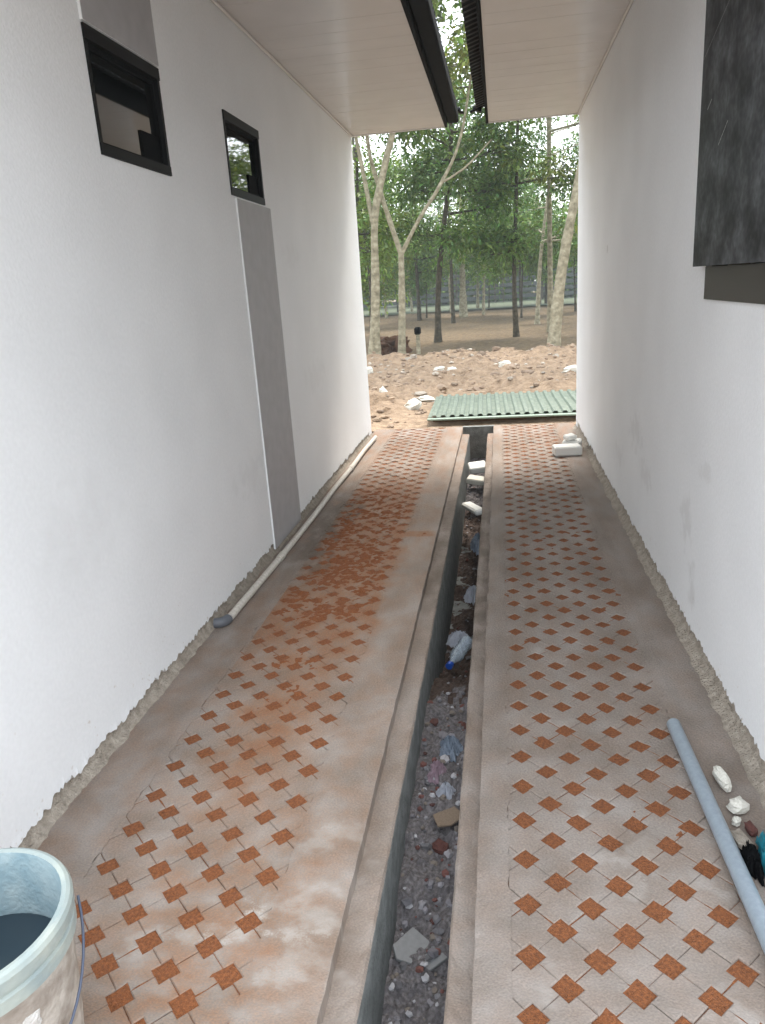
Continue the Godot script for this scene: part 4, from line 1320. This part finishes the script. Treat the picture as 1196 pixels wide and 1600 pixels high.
func copy_tree(src: Node3D, at: Vector3, label: String, group: String) -> void:
	var c: Node3D = src.duplicate()
	c.name = numbered(String(src.name).rstrip("_0123456789"))
	add_child(c)
	c.position = at; c.rotation.y = rng.randf() * TAU
	c.scale = Vector3.ONE * rng.randf_range(0.85, 1.18)
	meta(c, label, "tree", group)

func blobs_in(c: Vector3, ext: Vector3, n: int, rad: float, clumps: int) -> Array:
	var out := []
	for i in n:
		var p := c + Vector3(rng.randf_range(-1, 1) * ext.x, rng.randf_range(-1, 1) * ext.y, rng.randf_range(-1, 1) * ext.z)
		var q := rad * rng.randf_range(0.7, 1.3)
		out.append([p, Vector3(q, q * 0.6, q), int(clumps * rng.randf_range(0.7, 1.3))])
	return out

func trees() -> void:
	make_clumps()
	var G1 := Color(0.150, 0.240, 0.050); var G2 := Color(0.110, 0.195, 0.048); var G3 := Color(0.185, 0.255, 0.050)
	tree("plantation_tree", Vector3(-2.85, -0.05, -17.2),
		[[[Vector3(-2.85, -0.1, -17.2), Vector3(-2.72, 1.5, -17.2), Vector3(-2.63, 3.0, -17.2), Vector3(-2.35, 4.0, -17.2), Vector3(-2.05, 5.1, -17.2), Vector3(-1.9, 7.5, -17.3)], 0.105, 0.05, true],
		[[Vector3(-2.66, 2.7, -17.2), Vector3(-2.9, 4.2, -17.4), Vector3(-3.2, 6.0, -17.5)], 0.055, 0.03, false]],
		blobs_in(Vector3(-2.6, 6.4, -17.2), Vector3(1.8, 1.3, 1.7), 12, 0.75, 18) + blobs_in(Vector3(-2.2, 8.2, -17.2), Vector3(1.8, 1.2, 1.8), 10, 0.8, 20),
		G1, M.bark, "pale trunked tree leaning right, leftmost in the opening")
	tree("plantation_tree", Vector3(-2.27, -0.05, -17.6),
		[[[Vector3(-2.27, -0.1, -17.6), Vector3(-2.20, 1.0, -17.6), Vector3(-2.15, 2.25, -17.6)], 0.085, 0.07, true],
		[[Vector3(-2.15, 2.2, -17.6), Vector3(-2.36, 2.9, -17.6), Vector3(-2.55, 3.6, -17.6), Vector3(-2.75, 4.6, -17.6), Vector3(-2.7, 6.6, -17.5)], 0.062, 0.025, false],
		[[Vector3(-2.15, 2.2, -17.6), Vector3(-1.72, 2.9, -17.6), Vector3(-1.20, 3.6, -17.6), Vector3(-0.75, 4.5, -17.7), Vector3(-0.4, 6.2, -17.8)], 0.05, 0.022, false],
		[[Vector3(-1.22, 3.6, -17.6), Vector3(-0.7, 3.85, -17.6), Vector3(-0.1, 4.35, -17.5)], 0.028, 0.012, false]],
		blobs_in(Vector3(-0.9, 6.3, -17.7), Vector3(1.7, 1.2, 1.5), 10, 0.7, 18) + blobs_in(Vector3(-2.4, 7.2, -17.6), Vector3(1.4, 1.2, 1.5), 7, 0.75, 20),
		G3, M.bark, "tree forking low into a wide Y, second trunk from the left wall")
	tree("plantation_tree", Vector3(1.12, -0.05, -16.8),
		[[[Vector3(1.12, -0.1, -16.8), Vector3(1.22, 1.0, -16.8), Vector3(1.36, 2.0, -16.8), Vector3(1.66, 3.5, -16.8), Vector3(2.0, 5.0, -16.8), Vector3(2.2, 7.4, -16.7)], 0.118, 0.06, true]],
		blobs_in(Vector3(1.6, 6.7, -16.8), Vector3(1.7, 1.2, 1.6), 11, 0.75, 18) + blobs_in(Vector3(1.2, 8.3, -16.8), Vector3(1.8, 1.0, 1.6), 8, 0.75, 20),
		G1, M.bark, "stout pale tree leaning right beside the end of the right wall")
	tree("plantation_tree", Vector3(1.50, -0.05, -23.5),
		[[[Vector3(1.50, -0.1, -23.5), Vector3(1.47, 3.0, -23.5), Vector3(1.45, 6.0, -23.5), Vector3(1.5, 9.5, -23.5)], 0.08, 0.05, true]],
		blobs_in(Vector3(1.5, 7.6, -23.5), Vector3(2.0, 2.2, 1.8), 12, 0.85, 16),
		G1, M.bark, "slender straight pale tree just left of the stout leaning one")
	tree("plantation_tree", Vector3(-1.72, -0.05, -21.5),
		[[[Vector3(-1.72, -0.1, -21.5), Vector3(-1.66, 1.3, -21.5), Vector3(-1.5, 2.6, -21.5), Vector3(-1.2, 4.6, -21.5), Vector3(-1.1, 7.0, -21.5)], 0.085, 0.045, true]],
		blobs_in(Vector3(-1.3, 3.5, -21.5), Vector3(1.2, 0.9, 1.2), 8, 0.6, 18) + blobs_in(Vector3(-1.1, 5.6, -21.5), Vector3(1.7, 1.3, 1.6), 9, 0.75, 18),
		G2, M.barkdark, "dark thin tree with low dense foliage left of the opening's middle")
	tree("plantation_tree", Vector3(0.46, -0.05, -22.2),
		[[[Vector3(0.46, -0.1, -22.2), Vector3(0.42, 1.6, -22.2), Vector3(0.5, 3.6, -22.2), Vector3(0.6, 6.6, -22.2)], 0.07, 0.035, true]],
		blobs_in(Vector3(0.45, 2.6, -22.2), Vector3(0.7, 0.6, 0.8), 5, 0.5, 16) + blobs_in(Vector3(0.4, 5.6, -22.2), Vector3(1.8, 1.7, 1.6), 10, 0.75, 18),
		G2, M.barkdark, "dark slim tree with a low leafy tuft right of the opening's middle")
	tree("plantation_tree", Vector3(-1.70, -0.05, -37.0),
		[[[Vector3(-1.70, -0.1, -37.0), Vector3(-1.68, 3.0, -37.0), Vector3(-1.6, 7.5, -37.0)], 0.16, 0.08, true]],
		blobs_in(Vector3(-1.6, 7.0, -37.0), Vector3(3.0, 3.0, 2.0), 16, 1.2, 16),
		G2, M.bark, "pale straight trunk standing farther back in the middle of the opening", "", 1.5)
	# more plantation trees in rows, in view and just beside the view
	var spots := []
	for row in 5:
		var z := -27.5 - row * 5.0
		var w := 3.6
		var n := 2 + row
		for i in n:
			var cx := lerpf(-0.28, 0.16, (i + 0.5) / n) * -z
			spots.append(Vector3(cx + rng.randf_range(-0.8, 0.8), -0.05, z + rng.randf_range(-1.4, 1.4)))
	for p in [Vector3(-5.6, -0.05, -14.5), Vector3(4.6, -0.05, -14.0), Vector3(-6.5, -0.05, -21.0), Vector3(5.2, -0.05, -20.5), Vector3(-4.0, -0.05, -22.0), Vector3(3.6, -0.05, -22.5), Vector3(7.5, -0.05, -12.5), Vector3(8.5, -0.05, -17.0)]:
		spots.append(p)
	var protos := []
	for p in spots:
		var dist: float = -p.z
		var lab := "slender tree in the back rows of the plantation beyond the clearing" if dist > 25.0 else "leafy tree at the edge of the clearing, mostly hidden by a house"
		var grp := "trees in the back rows of the plantation" if dist > 25.0 else "trees hidden beside the houses"
		if protos.size() >= 7:
			copy_tree(protos[rng.randi() % 7], p, lab, grp)
			continue
		var h := rng.randf_range(7.0, 9.5)
		var ln := Vector3(rng.randf_range(-0.5, 0.5), 0, rng.randf_range(-0.3, 0.3))
		var bl := blobs_in(p + ln + Vector3(0, h * 0.66, 0), Vector3(2.0, h * 0.26, 2.0), 10, 0.75, 13)
		if protos.size() % 2 == 0: bl += blobs_in(p + ln * 0.5 + Vector3(0, h * 0.36, 0), Vector3(1.2, 0.5, 1.2), 4, 0.6, 12)
		protos.append(tree("plantation_tree", p, [[[p + Vector3(0, -0.1, 0), p + ln * 0.3 + Vector3(0, h * 0.3, 0), p + ln + Vector3(0, h * 0.62, 0), p + ln * 1.2 + Vector3(0, h * 0.95, 0)], rng.randf_range(0.06, 0.095), 0.03, true]],
			bl, [G1, G2, G3][protos.size() % 3], M.bark if protos.size() % 3 else M.barkdark, lab, grp, 1.15))
	# low leafy saplings between the rows
	protos = []
	for p in [Vector3(-5.2, -0.05, -31.0), Vector3(0.9, -0.05, -33.0), Vector3(-3.6, -0.05, -38.5), Vector3(3.4, -0.05, -36.0), Vector3(-8.0, -0.05, -40.0), Vector3(-0.6, -0.05, -45.0), Vector3(2.4, -0.05, -46.5), Vector3(-6.2, -0.05, -47.5), Vector3(5.6, -0.05, -45.0), Vector3(-10.5, -0.05, -46.0)]:
		var lab := "low leafy sapling standing between the back rows of trunks"
		var grp := "saplings between the back rows"
		if protos.size() >= 3:
			copy_tree(protos[rng.randi() % 3], p, lab, grp)
			continue
		protos.append(tree("sapling", p, [[[p, p + Vector3(0.05, 1.2, 0), p + Vector3(0.1, 3.2, 0)], 0.04, 0.012, true]],
			blobs_in(p + Vector3(0, 2.6, 0), Vector3(1.0, 1.2, 1.0), 8, 0.6, 14), [G3, G1, G2][protos.size()], M.barkdark, lab, grp, 1.4))
	# dense thicket closing the view behind the fence
	protos = []
	for i in 16:
		var p := Vector3(-22.0 + i * 2.5 + rng.randf_range(-0.6, 0.6), -0.05, -62.0 + rng.randf_range(-3.0, 3.0))
		var lab := "bushy tree in the dense green thicket behind the far fence"
		var grp := "trees of the thicket behind the far fence"
		if protos.size() >= 4:
			copy_tree(protos[i % 4], p, lab, grp)
			continue
		protos.append(tree("thicket_tree", p, [[[p, p + Vector3(0.1, 3, 0), p + Vector3(0.3, 4.6, 0)], 0.16, 0.07, true]],
			blobs_in(p + Vector3(0, 2.7, 0), Vector3(2.4, 2.3, 1.8), 13, 1.2, 14), [G1, G2][i % 2], M.barkdark, lab, grp, 2.4))

# ---------------------------------------------------------------- scene
func _ready() -> void:
	rng.seed = 20240611
	var cam := Camera3D.new()
	cam.name = "camera"
	cam.fov = 68.73
	cam.near = 0.05; cam.far = 400.0
	cam.transform = Transform3D(Basis(Vector3(0.987, -0.064, -0.147), Vector3(0.019, 0.956, -0.292), Vector3(0.159, 0.286, 0.945)).orthonormalized(), Vector3(0, 1.5, 0))
	add_child(cam)
	cam.current = true
	var we := WorldEnvironment.new()
	we.name = "environment"
	var env := Environment.new()
	env.background_mode = Environment.BG_SKY
	var sky := Sky.new()
	var ps := ProceduralSkyMaterial.new()
	ps.sky_top_color = Color(0.87, 0.90, 0.94); ps.sky_horizon_color = Color(0.955, 0.96, 0.965)
	ps.ground_bottom_color = Color(0.36, 0.32, 0.28); ps.ground_horizon_color = Color(0.6, 0.58, 0.55)
	ps.sun_angle_max = 1.0
	sky.sky_material = ps
	env.sky = sky
	env.background_energy_multiplier = 1.0
	env.tonemap_mode = Environment.TONE_MAPPER_LINEAR
	env.tonemap_exposure = 4.15
	env.fog_enabled = true
	env.fog_density = 0.0022
	env.fog_light_color = Color(0.80, 0.84, 0.84)
	env.sdfgi_enabled = true; env.ssao_enabled = true; env.ssil_enabled = true
	we.environment = env
	add_child(we)
	var sun := DirectionalLight3D.new()
	sun.name = "sun"
	sun.light_color = Color(1.0, 0.97, 0.93)
	sun.light_energy = 0.5
	sun.light_angular_distance = 16.0
	sun.shadow_enabled = true
	sun.rotation_degrees = Vector3(-56, 170, 0)
	add_child(sun)

	materials()
	print("materials ", Time.get_ticks_msec())
	houses()
	paver_field(-1.1655, -0.6005, Vector2(-1.036, -1.506), -1.113, -0.650, "pavement_left")
	paver_field(-0.0045, 0.5595, Vector2(0.275, -1.468), 0.043, 0.507, "pavement_right")
	screed(-1.385, -1.166, "concrete_border_left", false, false, false, true)
	screed(-0.600, -0.416, "concrete_apron_left", false, true, true, false)
	screed(-0.086, -0.005, "concrete_apron_right", true, false, false, true)
	screed(0.560, 0.758, "concrete_border_right", false, false, true, false)
	fillet(XL - 0.014, -1.350, 0.048, "mortar_fillet_left", 141)
	fillet(XR + 0.014, 0.712, 0.064, "mortar_fillet_right", 145)
	drain()
	print("structure ", Time.get_ticks_msec())
	outside()
	print("outside ", Time.get_ticks_msec())
	trees()
	print("trees ", Time.get_ticks_msec())
	drain_things()
	alley_things()
	print("done ", Time.get_ticks_msec())
